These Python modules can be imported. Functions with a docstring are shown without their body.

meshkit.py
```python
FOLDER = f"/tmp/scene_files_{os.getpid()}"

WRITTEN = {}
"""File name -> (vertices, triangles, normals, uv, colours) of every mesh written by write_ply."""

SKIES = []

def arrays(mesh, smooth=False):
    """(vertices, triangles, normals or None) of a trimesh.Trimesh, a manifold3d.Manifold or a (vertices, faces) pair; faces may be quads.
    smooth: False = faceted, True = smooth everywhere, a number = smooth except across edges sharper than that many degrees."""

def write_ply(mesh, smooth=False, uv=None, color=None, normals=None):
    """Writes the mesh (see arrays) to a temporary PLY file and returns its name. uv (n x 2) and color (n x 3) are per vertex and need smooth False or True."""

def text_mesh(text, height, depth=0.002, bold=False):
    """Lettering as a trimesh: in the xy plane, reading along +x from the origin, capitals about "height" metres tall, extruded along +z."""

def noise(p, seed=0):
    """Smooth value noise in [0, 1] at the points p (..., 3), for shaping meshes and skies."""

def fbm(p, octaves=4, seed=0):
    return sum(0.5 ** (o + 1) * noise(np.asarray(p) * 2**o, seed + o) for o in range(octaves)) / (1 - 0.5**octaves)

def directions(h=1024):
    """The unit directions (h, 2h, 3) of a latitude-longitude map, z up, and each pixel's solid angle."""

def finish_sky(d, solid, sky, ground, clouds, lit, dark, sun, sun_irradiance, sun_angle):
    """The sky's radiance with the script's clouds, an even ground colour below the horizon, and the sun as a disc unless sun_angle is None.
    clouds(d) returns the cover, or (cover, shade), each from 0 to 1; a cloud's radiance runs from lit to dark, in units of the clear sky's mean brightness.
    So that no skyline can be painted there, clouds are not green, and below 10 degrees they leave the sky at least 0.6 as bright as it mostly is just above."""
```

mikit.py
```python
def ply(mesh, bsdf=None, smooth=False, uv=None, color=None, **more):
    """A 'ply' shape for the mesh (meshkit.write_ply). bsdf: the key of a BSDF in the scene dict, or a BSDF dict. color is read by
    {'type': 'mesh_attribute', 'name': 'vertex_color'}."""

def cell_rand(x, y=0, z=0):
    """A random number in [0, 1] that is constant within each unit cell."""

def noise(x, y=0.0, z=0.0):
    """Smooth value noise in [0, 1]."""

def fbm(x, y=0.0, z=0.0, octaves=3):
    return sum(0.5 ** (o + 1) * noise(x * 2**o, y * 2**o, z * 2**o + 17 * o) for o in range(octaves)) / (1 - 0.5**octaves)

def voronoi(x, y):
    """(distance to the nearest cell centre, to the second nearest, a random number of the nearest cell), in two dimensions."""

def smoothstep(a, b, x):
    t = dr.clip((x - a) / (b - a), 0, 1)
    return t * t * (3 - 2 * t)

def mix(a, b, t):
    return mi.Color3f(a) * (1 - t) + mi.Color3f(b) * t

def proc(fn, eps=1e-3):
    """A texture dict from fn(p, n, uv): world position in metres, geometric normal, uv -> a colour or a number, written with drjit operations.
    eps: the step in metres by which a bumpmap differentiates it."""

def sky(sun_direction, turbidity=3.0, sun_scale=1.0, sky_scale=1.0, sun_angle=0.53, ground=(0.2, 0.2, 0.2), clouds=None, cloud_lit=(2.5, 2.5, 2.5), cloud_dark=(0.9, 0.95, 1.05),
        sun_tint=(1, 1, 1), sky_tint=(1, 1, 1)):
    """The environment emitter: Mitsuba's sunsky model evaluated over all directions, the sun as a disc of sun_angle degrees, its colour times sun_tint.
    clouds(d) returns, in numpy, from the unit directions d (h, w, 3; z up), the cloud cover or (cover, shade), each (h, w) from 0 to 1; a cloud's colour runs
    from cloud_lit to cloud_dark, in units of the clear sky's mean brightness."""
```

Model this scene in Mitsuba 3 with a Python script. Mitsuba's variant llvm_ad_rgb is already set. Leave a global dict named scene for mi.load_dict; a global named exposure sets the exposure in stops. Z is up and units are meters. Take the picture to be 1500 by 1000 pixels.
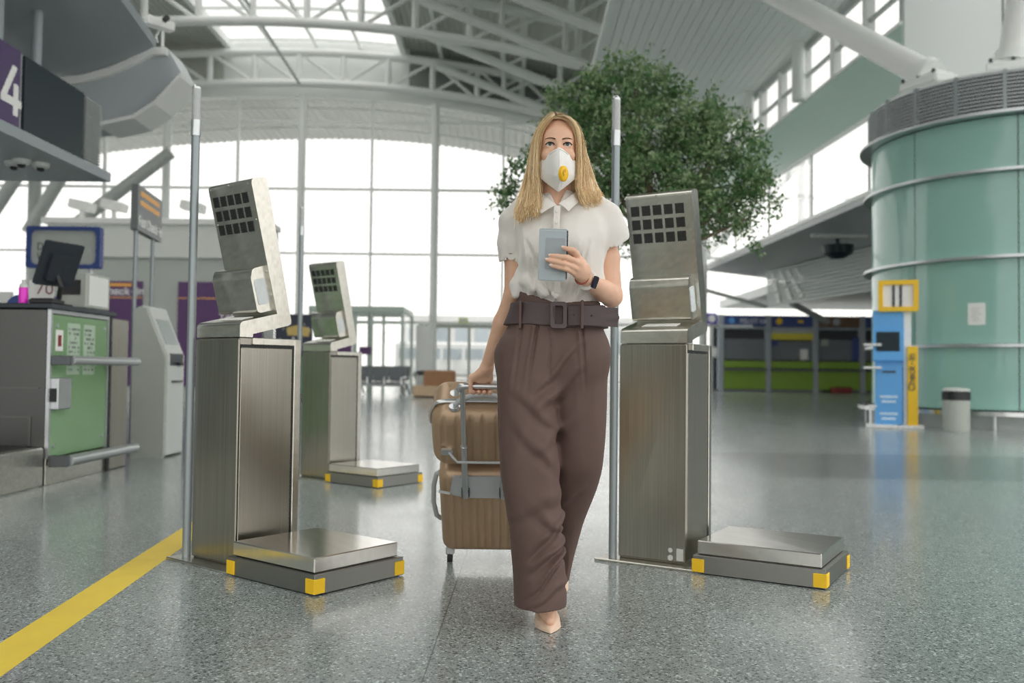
import math, random
import numpy as np, trimesh, mitsuba as mi, drjit as dr, mikit, meshkit, manifold3d as m3
from shapely.geometry import Polygon, box as sbox
from mikit import noise, fbm, voronoi, cell_rand, smoothstep, mix
T = mi.ScalarTransform4f
PI = math.pi
scene, labels = {}, {}

# ---------------------------------------------------------------- camera, sky, exposure
PITCH, ROLL, CAMH, FOCAL = math.atan(41 / 1330), 0.0115, 0.9, 1330.0
fwd = np.array([0, math.cos(PITCH), math.sin(PITCH)])
up0 = np.cross([1, 0, 0], fwd)
up = -math.sin(ROLL) * np.array([1.0, 0, 0]) + math.cos(ROLL) * up0
cam = np.array([0, 0, CAMH])
scene['camera'] = dict(type='thinlens', fov=math.degrees(2 * math.atan(750 / FOCAL)), fov_axis='x', aperture_radius=0.0068, focus_distance=3.28,
                       near_clip=0.05, far_clip=500.0, to_world=T().look_at(origin=cam.tolist(), target=(cam + fwd).tolist(), up=up.tolist()))

def overcast(d):
    n = meshkit.fbm(d * np.array([3, 3, 6.0]), 3, 5)
    return np.clip(0.93 + 0.07 * n, 0, 1), np.clip(0.55 * n, 0, 1)
scene['sky'] = mikit.sky([0.3, 0.75, 0.6], turbidity=5, sun_scale=0.0, sky_scale=1.0, ground=(0.42, 0.41, 0.39), clouds=overcast,
                         cloud_lit=(1.40, 1.375, 1.31), cloud_dark=(1.2, 1.18, 1.14))
exposure = 3.28

# ---------------------------------------------------------------- helpers
def numbered(key):
    if key not in scene and key not in labels and not any(k.startswith(key + '__') for k in scene):
        return key
    i = 1
    while f'{key}_{i:03d}' in scene or f'{key}_{i:03d}' in labels or any(k.startswith(f'{key}_{i:03d}__') for k in scene):
        i += 1
    return f'{key}_{i:03d}'

def tag(key, label=None, cat=None, group=None, kind=None):
    d = labels.setdefault(key, {})
    for k, v in (('label', label), ('category', cat), ('group', group), ('kind', kind)):
        if v: d[k] = v
    return key

def thing(name, label, cat, group=None):
    key = numbered(name)
    return tag(key, label, cat, group)

def part(name, mesh, m, parent=None, smooth=False, label=None, kind=None, M=None, **kw):
    key = numbered((parent + '__' if parent else '') + name)
    if isinstance(mesh, dict):
        d = dict(mesh)
        if m: d['bsdf'] = {'type': 'ref', 'id': m}
    else:
        if isinstance(mesh, list): mesh = cat(mesh)
        if M is not None: mesh = mesh.copy(); mesh.apply_transform(M)
        d = mikit.ply(mesh, m, smooth=smooth, **kw)
    scene[key] = d
    if label or kind: tag(key, label, None, None, kind)
    return key

def solo(name, mesh, m, label, cat, group=None, smooth=False, kind=None, **kw):
    key = part(name, mesh, m, None, smooth, **kw)
    return tag(key, label, cat, group, kind)

def struct(name, mesh, m, smooth=False, label=None, **kw):
    key = part(name, mesh, m, None, smooth, **kw)
    return tag(key, label, None, None, 'structure')

def cat(ms): return trimesh.util.concatenate([x for x in ms])
def tm(v, f): return trimesh.Trimesh(np.asarray(v, float), np.asarray(f, int), process=False)
def man(m):
    if hasattr(m, 'to_mesh'):
        q = m.to_mesh(); return tm(q.vert_properties[:, :3], q.tri_verts)
    return m
def toman(m): return m3.Manifold(m3.Mesh(np.asarray(m.vertices, np.float32), np.asarray(m.faces, np.uint32)))

def box(x0, x1, y0, y1, z0, z1, c=0.0):
    """An upright box, its edges chamfered by c."""
    x0, x1 = min(x0, x1), max(x0, x1); y0, y1 = min(y0, y1), max(y0, y1); z0, z1 = min(z0, z1), max(z0, z1)
    c = min(c, (x1 - x0) * .45, (y1 - y0) * .45, (z1 - z0) * .45)
    if c <= 0:
        return trimesh.creation.box(bounds=[[x0, y0, z0], [x1, y1, z1]])
    p = []
    for a in (0, 1):
        for b in (0, 1):
            for d in (0, 1):
                X, Y, Z = (x0, x1)[a], (y0, y1)[b], (z0, z1)[d]
                sx, sy, sz = 1 - 2 * a, 1 - 2 * b, 1 - 2 * d
                p += [(X, Y + sy * c, Z + sz * c), (X + sx * c, Y, Z + sz * c), (X + sx * c, Y + sy * c, Z)]
    return man(m3.Manifold.hull_points(np.array(p)))

def frame(a, b):
    z = np.asarray(b, float) - a; L = np.linalg.norm(z); z = z / L
    x = np.cross(z, [0, 0, 1] if abs(z[2]) < .95 else [0, 1, 0]); x /= np.linalg.norm(x)
    return x, np.cross(z, x), z, L

def cyl(a, b, r, n=12, r2=None):
    a, b = np.asarray(a, float), np.asarray(b, float)
    x, y, z, L = frame(a, b); t = np.arange(n) * 2 * PI / n
    ring = np.cos(t)[:, None] * x + np.sin(t)[:, None] * y
    v = np.vstack([a + ring * r, b + ring * (r if r2 is None else r2), [a], [b]])
    i = np.arange(n); j = (i + 1) % n
    f = np.vstack([np.c_[i, j, j + n], np.c_[i, j + n, i + n], np.c_[j, i, i * 0 + 2 * n], np.c_[i + n, j + n, i * 0 + 2 * n + 1]])
    return tm(v, f)

def bar(a, b, w, h):
    """A rectangular bar from a to b; w sideways, h along the second axis."""
    a, b = np.asarray(a, float), np.asarray(b, float)
    x, y, z, L = frame(a, b)
    v = [p + sx * x * w / 2 + sy * y * h / 2 for p in (a, b) for sx, sy in ((-1, -1), (1, -1), (1, 1), (-1, 1))]
    f = [(0, 2, 1), (0, 3, 2), (4, 5, 6), (4, 6, 7)] + [q for k in range(4) for q in ((k, (k + 1) % 4, (k + 1) % 4 + 4), (k, (k + 1) % 4 + 4, k + 4))]
    return tm(v, f)

def sweep(path, r, n=10, closed=False, flat=1.0, ref=None):
    p = np.asarray(path, float); N = len(p)
    t = np.roll(p, -1, 0) - np.roll(p, 1, 0) if closed else np.gradient(p, axis=0)
    t /= np.linalg.norm(t, axis=1, keepdims=True)
    a = np.cross(t[0], ref if ref is not None else ([0, 0, 1] if abs(t[0][2]) < .9 else [1, 0, 0])); a /= np.linalg.norm(a)
    A = []
    for k in range(N):
        a = a - t[k] * (a @ t[k]); a /= np.linalg.norm(a); A.append(a)
    A = np.array(A); B = np.cross(t, A)
    r = np.broadcast_to(r, (N,)); th = np.arange(n) * 2 * PI / n
    v = p[:, None] + r[:, None, None] * (np.cos(th)[None, :, None] * A[:, None] + flat * np.sin(th)[None, :, None] * B[:, None])
    f = []
    for k in range(N if closed else N - 1):
        k2 = (k + 1) % N
        for j in range(n):
            j2 = (j + 1) % n
            f += [(k * n + j, k * n + j2, k2 * n + j2), (k * n + j, k2 * n + j2, k2 * n + j)]
    v = v.reshape(-1, 3)
    if not closed:
        v = np.vstack([v, p[:1], p[-1:]]); c0, c1 = N * n, N * n + 1
        f += [(c0, (j + 1) % n, j) for j in range(n)] + [(c1, (N - 1) * n + j, (N - 1) * n + (j + 1) % n) for j in range(n)]
    return tm(v, f)

def extr(poly, depth, M=None):
    """A shapely polygon or list of points in xy, extruded along +z, then moved by the 4x4 M."""
    if not hasattr(poly, 'exterior'): poly = Polygon(poly)
    m = trimesh.creation.extrude_polygon(poly, depth, engine='earcut')
    if M is not None: m.apply_transform(M)
    return m

def mat4(x, y, z, o):
    M = np.eye(4); M[:3, 0], M[:3, 1], M[:3, 2], M[:3, 3] = x, y, z, o
    return M

def lathe(prof, n=32, c=(0, 0, 0)):
    """Profile of (r, z) turned about the vertical through c."""
    m = trimesh.creation.revolve(np.asarray(prof, float), sections=n); m.apply_translation(c)
    return m

def rrect(w, h, r, cx=0, cy=0, n=5):
    return sbox(cx - w / 2 + r, cy - h / 2 + r, cx + w / 2 - r, cy + h / 2 - r).buffer(r, quad_segs=n)

def grid_sheet(fn, us, vs):
    """A sheet of quads through fn(u, v)."""
    v = np.array([[fn(a, b) for b in vs] for a in us], float); n, k = len(us), len(vs)
    i, j = np.meshgrid(np.arange(n - 1), np.arange(k - 1), indexing='ij'); q = (i * k + j).ravel()
    return tm(v.reshape(-1, 3), np.vstack([np.c_[q, q + k, q + k + 1], np.c_[q, q + k + 1, q + 1]]))

def thick(sheet_a, sheet_b, nu, nv):
    """A closed slab between two sheets of the same nu x nv grid."""
    n = len(sheet_a.vertices)
    f = [sheet_a.faces, sheet_b.faces[:, ::-1] + n]
    loop = [i * nv for i in range(nu)] + [(nu - 1) * nv + j for j in range(1, nv)] + [i * nv + nv - 1 for i in range(nu - 2, -1, -1)] + [j for j in range(nv - 2, 0, -1)]
    for a, b in zip(loop, loop[1:] + loop[:1]):
        f.append(np.array([(a, a + n, b + n), (a, b + n, b)]))
    return tm(np.vstack([sheet_a.vertices, sheet_b.vertices]), np.vstack(f))

def text(s, h, o, x, y, bold=False, depth=.004, centre=False):
    """Lettering at o, reading along x, tall along y."""
    m = meshkit.text_mesh(s, h, depth, bold)
    x, y = np.asarray(x, float), np.asarray(y, float); x /= np.linalg.norm(x); y /= np.linalg.norm(y)
    if centre: m.apply_translation([-(m.bounds[0][0] + m.bounds[1][0]) / 2, 0, 0])
    m.apply_transform(mat4(x, y, np.cross(x, y), o))
    return m

# ---------------------------------------------------------------- materials
def P(col, rough=.5, metal=0.0, **kw):
    c = {'type': 'rgb', 'value': list(col)} if not isinstance(col, dict) else col
    return {'type': 'principled', 'base_color': c, 'roughness': rough, 'metallic': metal, **kw}
def mk(name, d, two=True):
    scene[name] = {'type': 'twosided', 'bsdf': d} if two else d
    return name
def cl(f):
    return mikit.proc(f)

def f_floor(p, n, uv):
    a, b, w = voronoi(p.x * 250, p.y * 250)
    a2, b2, w2 = voronoi(p.x * 85 + 7, p.y * 85)
    big = fbm(p.x * .6, p.y * .6, 3.0)
    g = .25 + .23 * (w - .5) + .05 * (big - .5)
    g = dr.select((w2 > .80) & (a2 < .42), g * .35, g)
    g = dr.select((w2 < .14) & (a2 < .40), g + .26, g)
    # large slabs, 3 m apart, with thin joints
    jx = dr.abs(p.x + .30 - .02 * p.y - 3.0 * dr.round((p.x + .30 - .02 * p.y) / 3.0))
    jy = dr.abs(p.y - 4.65 - 3.0 * dr.round((p.y - 4.65) / 3.0))
    j = dr.minimum(jx, jy)
    g = dr.select(j < .003, g * .45, g)
    # darker band across the hall on the right
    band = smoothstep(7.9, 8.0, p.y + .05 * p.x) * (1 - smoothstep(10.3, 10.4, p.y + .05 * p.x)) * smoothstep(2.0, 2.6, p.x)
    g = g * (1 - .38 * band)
    g = dr.clip(g, .02, 1)
    return mi.Color3f(g * .90, g * 1.0, g * .985)
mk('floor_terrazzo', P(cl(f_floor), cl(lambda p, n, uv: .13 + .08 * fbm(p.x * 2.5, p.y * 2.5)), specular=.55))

def brushed(base, lo, hi, sx, sz, name, rough=.3):
    def f(p, n, uv):
        s = .5 * noise((p.x + p.y * .7) * sx, p.z * sz) + .3 * noise((p.x + p.y * .7) * sx * 3.1, p.z * sz, 5.0) + .2 * fbm(p.x * 4, p.y * 4, p.z * 4)
        v = lo + (hi - lo) * s
        return mi.Color3f(base[0] * v, base[1] * v, base[2] * v)
    mk(name, P(cl(f), rough, 1.0, anisotropic=.5))
brushed((.40, .385, .335), .8, 1.15, 420, 3, 'steel_brushed', .30)
brushed((.72, .70, .63), .8, 1.1, 60, 60, 'steel_plate', .26)
brushed((.76, .74, .69), .9, 1.06, 40, 40, 'steel_top', .17)
mk('steel_dark', P((.16, .16, .155), .38, 1.0))
mk('chrome', P((.72, .73, .73), .14, 1.0))
mk('alu', P((.62, .645, .66), .33, .9))
mk('pole_grey', P((.30, .34, .355), .34, .55))
mk('black', P((.012, .013, .015), .45))
mk('rubber', P((.02, .02, .02), .8))
mk('yellow', P((.86, .54, .015), .5))
mk('floor_tape', P(cl(lambda p, n, uv: mix((.80, .60, .06), (.72, .52, .06), fbm(p.x * 9, p.y * 9))), .45))
mk('white_paint', P((.80, .805, .79), .45))
mk('white_steel', P((.78, .80, .785), .42))
mk('grey_steel', P((.42, .45, .44), .45))
mk('grey_panel', P((.40, .425, .435), .38, specular=.5))
mk('canopy_grey', P((.30, .34, .36), .36))
mk('roof_deck', P(cl(lambda p, n, uv: mix((.44, .46, .425), (.51, .525, .485), fbm(p.x * .8, p.y * .25))), .5))
mk('soffit_ribbed', P((.72, .765, .745), .5))
mk('green_glass', P(cl(lambda p, n, uv: mix((.25, .46, .405), (.32, .54, .48), fbm(p.x * .5, p.y * .5, p.z * .35))), .10, specular=.6))
mk('green_band', P((.45, .60, .55), .25, specular=.5))
scene['pane'] = {'type': 'thindielectric', 'int_ior': 1.45}
mk('purple', P((.115, .05, .155), .45))
mk('purple_sign', P((.075, .045, .13), .4))
mk('screen_dark', P((.016, .030, .038), .3, specular=.25))
mk('orange', P((.85, .42, .10), .5))
mk('white_print', P((.82, .82, .80), .5))
mk('blue', P((.035, .07, .26), .45))
mk('kiosk_blue', P((.10, .36, .74), .4))
mk('kiosk_blue_dark', P((.02, .16, .42), .4))
mk('lime', P((.22, .38, .035), .5))
mk('shutter', P((.20, .22, .245), .5))
mk('brown', P((.16, .10, .06), .55))
mk('red_dark', P((.22, .03, .03), .55))
mk('plastic_grey', P((.42, .45, .41), .5))
mk('plastic_light', P((.60, .62, .60), .45))
mk('dark_plastic', P((.025, .032, .042), .4))
mk('screen_grey', P((.40, .44, .44), .15))
mk('panel_green', P(cl(lambda p, n, uv: mix((.20, .36, .18), (.27, .43, .25), fbm(p.x * 2, p.y * 2, p.z * 1.5))), .12, specular=.6))
scene['diffuser'] = {'type': 'principled', 'base_color': {'type': 'rgb', 'value': [.85, .85, .84]}, 'roughness': .3, 'spec_trans': .0}
# ---------------------------------------------------------------- the setting: floor, glazed end wall, roof, right-hand side
GY = 34.0                                   # plane of the glazed end wall
def arcz(x, z0): return z0 - (.0125 if x > -8 else .006) * (x + 8.0) ** 2
struct('floor', tm([(-40, -14, 0), (40, -14, 0), (40, 60, 0), (-40, 60, 0)], [(0, 1, 2), (0, 2, 3)]), 'floor_terrazzo')
struct('ground', tm([(-200, 34.6, -.08), (200, 34.6, -.08), (200, 300, -.08), (-200, 300, -.08)], [(0, 1, 2), (0, 2, 3)]), mk('ground_pale', P((.66, .65, .62), .8)))
solo('floor_marking', box(-1.62, -1.47, -3, 8.2, 0, .0012).apply_transform(trimesh.transformations.rotation_matrix(.085, [0, 0, 1], [-1.545, 2.75, 0])),
     'floor_tape', 'yellow tape line on the grey terrazzo floor, running past the left baggage scale', 'floor marking')

mk('gable_dim', P((.24, .26, .25), .5))  # darker tone stands in for the dark roof on the right
# glazed end wall: mullions, transoms, panes
end = struct('wall_end', cat([*[bar((x, GY - .1, arcz(x, 11.3)), (x + 1.0, GY - .1, arcz(x + 1.0, 11.3)), .3, .55) for x in np.arange(-26, 9, 1.0)]]), 'white_steel')
thickX = [-23, -17.95, -13.0, -7.95, -2.95, 2.1, 7.1]
thinX = [-20.5, -15.4, -10.4, -5.35, -.4, 4.6]
for x in thickX: part('mullion', cyl((x, GY - .25, 0), (x, GY - .25, arcz(x, 11.1)), .15, 16), 'white_steel', end, smooth=40)
for x in thinX: part('mullion', box(x - .045, x + .045, GY - .12, GY + .06, 2.6, arcz(x, 11.1)), 'white_steel', end)
for z in (10.15, 7.6, 5.17, 2.62):
    xs = np.arange(-26, 9.1, 5)
    part('transom', box(-26, 9, GY - .09, GY + .05, z - .045, z + .045), 'white_steel', end)
Xs = sorted(thickX + thinX); Zs = [0.02, 2.62, 5.17, 7.6, 10.15, None]
for i in range(len(Xs) - 1):
    for k in range(5):
        a, b = Xs[i], Xs[i + 1]
        if k == 0 and a > -8 and a < 2: continue
        z1a, z1b = (Zs[k + 1], Zs[k + 1]) if Zs[k + 1] else (arcz(a, 11.3), arcz(b, 11.3))
        part('pane', tm([(a + .05, GY, Zs[k] + .05), (b - .05, GY, Zs[k] + .05), (b - .05, GY, z1b - .05), (a + .05, GY, z1a - .05)], [(0, 1, 2), (0, 2, 3)]), 'pane', end)
for a, b in ((-7.95, -6.9), (-3.75, -3.55), (-.7, 2.1)):
    part('pane', tm([(a + .05, GY, .05), (b - .05, GY, .05), (b - .05, GY, 2.58), (a + .05, GY, 2.58)], [(0, 1, 2), (0, 2, 3)]), 'pane', end)

for w_, x0_, x1_, m_ in (('wall_gable_left', -26, -11, 'roof_deck'), ('wall_gable_bright', -11, -4, 'white_steel'), ('wall_gable_right', -4, 9, 'gable_dim')): struct(w_, cat([tm([(a, y, arcz(a, 11.4)), (a + 1, y, arcz(a + 1, 11.4)), (a + 1, y, arcz(a + 1, 13.2)), (a, y, arcz(a, 13.2))], [(0, 1, 2), (0, 2, 3)]) for a in np.arange(x0_, x1_, 1.0) for y in (GY - .02,)]), m_)  # infill coloured white for the bright skylight behind, dark for the dim roof
# roof: ribbed metal deck on an arc, left and right of a long roof light
def deck(x0, x1, y0, y1, z0, step=.2):
    xs, zs = [], []
    x = x0
    while x < x1 - 1e-6:
        for dx, dz in ((0, 0), (.30, 0), (.38, .05), (.80, .05), (.88, 0)):
            xs.append(x + dx * step); zs.append(arcz(x + dx * step, z0) + dz)
        x += step
    xs.append(x1); zs.append(arcz(x1, z0))
    n = len(xs); v = [(x, y0, z) for x, z in zip(xs, zs)] + [(x, y1, z) for x, z in zip(xs, zs)]
    i = np.arange(n - 1)
    return tm(v, np.vstack([np.c_[i, i + 1, i + 1 + n], np.c_[i, i + 1 + n, i + n]]))
struct('ceiling', cat([deck(-26, -10.8, 6, GY, 13.1), deck(-4.2, 2.8, 6, GY, 13.1)]), 'roof_deck')
struct('roof_overhang', cat([deck(-26, 9, GY + .3, 43, 11.75, .32)]), mk('overhang_deck', P((.80, .80, .77), .55)))
for i, y in enumerate((37.2, 40.2)):
    struct('overhang_rib', cat([bar((x, y, arcz(x, 11.6)), (x + 1, y, arcz(x + 1, 11.6)), .10, .1) for x in np.arange(-26, 9, 1.0)]), 'white_steel')
# the roof light's frame and panes
sk = struct('skylight', cat([box(-10.85, -10.65, 6, GY, arcz(-10.8, 13.1) - .25, arcz(-10.8, 13.1) + .05), box(-4.3, -4.1, 6, GY, arcz(-4.2, 13.1) - .25, arcz(-4.2, 13.1) + .05)]), 'white_steel')
for x in (-9.15, -7.5, -5.85): part('glazing_bar', box(x - .05, x + .05, 6, GY, arcz(x, 13.1) - .1, arcz(x, 13.1) + .05), 'white_steel', sk)
for y in np.arange(14, GY, 1.5): part('glazing_bar', cat([bar((x, y, arcz(x, 13.1)), (x + 1.6, y, arcz(x + 1.6, 13.1)), .07, .1) for x in np.arange(-10.7, -4.4, 1.6)]), 'white_steel', sk)
for y0 in np.arange(14, GY, 1.5):
    for x in (-10.7, -9.1, -7.5, -5.9):
        part('pane', tm([(x, y0, arcz(x, 13.16)), (x + 1.6, y0, arcz(x + 1.6, 13.16)), (x + 1.6, y0 + 1.5, arcz(x + 1.6, 13.16)), (x, y0 + 1.5, arcz(x, 13.16))], [(0, 1, 2), (0, 2, 3)]), 'pane', sk)

# roof trusses across the hall
for k, (Y, zb, zt) in enumerate([(33.3, 11.4, 12.55), (27.3, 11.4, 12.6), (21.5, 11.4, 12.6)]):
    tr = thing('roof_truss', ['white tubular roof truss nearest the glazed end wall', 'white tubular roof truss crossing mid hall under the skylight', 'white tubular roof truss nearest the viewer, mostly above the frame'][k], 'truss', 'white roof trusses')
    xs = np.arange(-24, 2.1, 1.0)
    part('bottom_chord', sweep([(x, Y, arcz(x, zb)) for x in xs], .15, 12), 'white_steel', tr, smooth=50)
    part('top_chord', sweep([(x, Y, arcz(x, zt)) for x in xs], .15, 12), 'white_steel', tr, smooth=50)
    px_ = np.arange(-22.85, 2, 1.65)
    for i, x in enumerate(px_):
        part('post', cyl((x, Y, arcz(x, zb)), (x, Y, arcz(x, zt)), .11, 10), 'white_steel', tr, smooth=50)
        if i + 1 < len(px_):
            x2 = px_[i + 1]
            a, b = (zt, zb) if x < -7 else (zb, zt)
            part('diagonal', cyl((x, Y, arcz(x, a)), (x2, Y, arcz(x2, b)), .065, 8), 'white_steel', tr, smooth=50)
            if x > -3.5 and k == 0: part('diagonal', cyl((x, Y, arcz(x, zt)), (x2, Y, arcz(x2, zb)), .065, 8), 'white_steel', tr, smooth=50)
# purlins along the hall and sloping rafters on the right
for x, w_ in ((-19, 'leftmost of the four purlins'), (-15, 'left of the skylight'), (-2.75, 'just right of the skylight'), (.3, 'rightmost, near the ribbed soffit')): solo('purlin', box(x - .06, x + .06, 12, GY - .1, arcz(x, 12.75), arcz(x, 12.95)), 'white_steel', 'long white steel purlin under the ribbed roof, ' + w_, 'beam', 'roof purlins')
for k, Y in enumerate((33, 30, 27, 24, 21)):
    r = thing('rafter', ('sloping white steel rafter closest to the glazed wall', 'sloping white steel rafter, second from the glazed wall', 'sloping white steel rafter, third from the glazed wall', 'sloping white steel rafter, fourth from the glazed wall', 'sloping white steel rafter farthest from the glazed wall, above the frame')[k], 'beam', 'sloping rafters on the right')
    part('tube', sweep([(-2.9, Y, 12.0), (-.3, Y, 11.0), (2.42, Y, 9.95)], .155, 12), 'white_steel', r, smooth=50)
    for x, z in ((-.4, 11.0), (1.5, 10.3)):
        part('post', cyl((x, Y, z), (x, Y, arcz(x, 12.7)), .09, 10), 'white_steel', r, smooth=50)
        part('brace', cyl((x, Y, z), (x + 1.5, Y, arcz(x + 1.5, 12.7)), .06, 8), 'white_steel', r, smooth=50)
# the slim tie hanging in the middle of the roof light
solo('tie_rod', cyl((-8.3, 20, 12.5), (-7.95, 33.2, 11.35), .05, 8), 'grey_steel', 'thin dark tie rod running down the middle of the skylight to the glazed wall', 'rod')

# ---- right-hand side: mezzanine wall x = 8.93 - .0425 y, ribbed soffit above
WA, WB = 8.93, -.0425
def wx(y): return WA + WB * y
def wall_quad(y0, y1, z0, z1, off=0.0, t=.12):
    v = []
    for o in (off, off + t):
        v += [(wx(y0) + o, y0, z0), (wx(y1) + o, y1, z0), (wx(y1) + o, y1, z1), (wx(y0) + o, y0, z1)]
    return tm(v, [(0, 1, 2), (0, 2, 3), (4, 6, 5), (4, 7, 6), (0, 4, 5), (0, 5, 1), (1, 5, 6), (1, 6, 2), (2, 6, 7), (2, 7, 3), (3, 7, 4), (3, 4, 0)])
def soff():
    L = []
    xs = np.arange(2.35, 9.2, .24)
    return cat([box(x, x + .225, 8, min(33.6, (9.0 - x) / .0425), 9.78, 9.86) for x in xs if x < 8.5] + [extr([(2.3, 8), (8.6, 8), (7.55, 33.6), (2.3, 33.6)], .09, mat4((1, 0, 0), (0, 1, 0), (0, 0, 1), (0, 0, 9.86))), box(2.25, 2.35, 8, 33.6, 9.70, 9.95), box(2.7, 2.78, 8, 34, 9.95, 12.2)])
struct('soffit', soff(), 'soffit_ribbed')
struct('trim_1', wall_quad(18.9, 34, 9.62, 9.80, -.04, .1), 'grey_steel')
struct('wall_right', wall_quad(18.9, 34.5, 6.75, 8.27, 0, .1), 'green_band', label='pale green glass band of the right wall below the high windows')
# high windows: frame, bars, panes
wn = struct('window_1', cat([wall_quad(18.9, 34, 8.25, 8.33, -.03, .14)]), 'white_steel')
part('transom', wall_quad(18.9, 34, 8.9, 8.98, -.02, .1), 'grey_steel', wn)
ys = [34, 32.2, 30.2, 28.2, 26.4, 24.5, 22.5, 20.6, 18.9]
for a in ys[1:-1]: part('mullion', wall_quad(a - .12, a + .12, 8.27, 9.7, -.05, .2), 'white_paint', wn)
for a, b in zip(ys[1:], ys):
    for z0, z1 in ((8.33, 8.9), (8.98, 9.65)):
        part('pane', tm([(wx(a + .12) + .04, a + .12, z0), (wx(b - .12) + .04, b - .12, z0), (wx(b - .12) + .04, b - .12, z1), (wx(a + .12) + .04, a + .12, z1)], [(0, 1, 2), (0, 2, 3)]), 'pane', wn)
for y, w_ in ((31.3, 'farthest from the green drum'), (28.6, 'middle one of three'), (24.2, 'closest to the green drum')):
    solo('column', cyl((wx(y) - .28, y, 8.2), (wx(y) - .28, y, 9.8), .17, 18), 'white_steel', 'round white column before the high windows, ' + w_, 'column', 'columns before the high windows', smooth=40)
# clear lower glass between mezzanine edge and the green band
w2 = struct('window_2', cat([wall_quad(18.9, 34.5, 4.95, 5.05, -.02, .08), wall_quad(18.9, 34.5, 6.68, 6.76, -.02, .08)]), 'white_steel')
yb = [34.4, 31, 27.5, 24, 20.5, 18.9]
for a, b in zip(yb[1:], yb):
    part('pane', tm([(wx(a) + .02, a, 5.05), (wx(b) + .02, b, 5.05), (wx(b) + .02, b, 6.7), (wx(a) + .02, a, 6.7)], [(0, 1, 2), (0, 2, 3)]), 'pane', w2)
    part('mullion', wall_quad(a - .02, a + .02, 5.05, 6.7, -.01, .05), 'grey_steel', w2)
for a, b_, r_, w_ in (((11.47, 36, 9.7), (11.47, 36, 5.0), .16, 'upright, the thicker'), ((11.82, 36, 9.7), (11.82, 36, 5.0), .09, 'upright, the slimmer'), ((11.6, 36.7, 9.4), (7.2, 36.7, 5.02), .2, 'slanting, the thicker'), ((11.0, 37.3, 9.5), (6.2, 37.3, 5.02), .12, 'slanting, the slimmer'), ((7.5, 35.806, 7.8), (13.5, 35.806, 7.8), .04, 'level, the thinnest')):
    solo('outer_strut', cyl(a, b_, r_, 14), 'white_paint', 'white steel strut outside the clear glass above the mezzanine, ' + w_, 'strut', 'struts outside the mezzanine glass', smooth=40)
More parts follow.
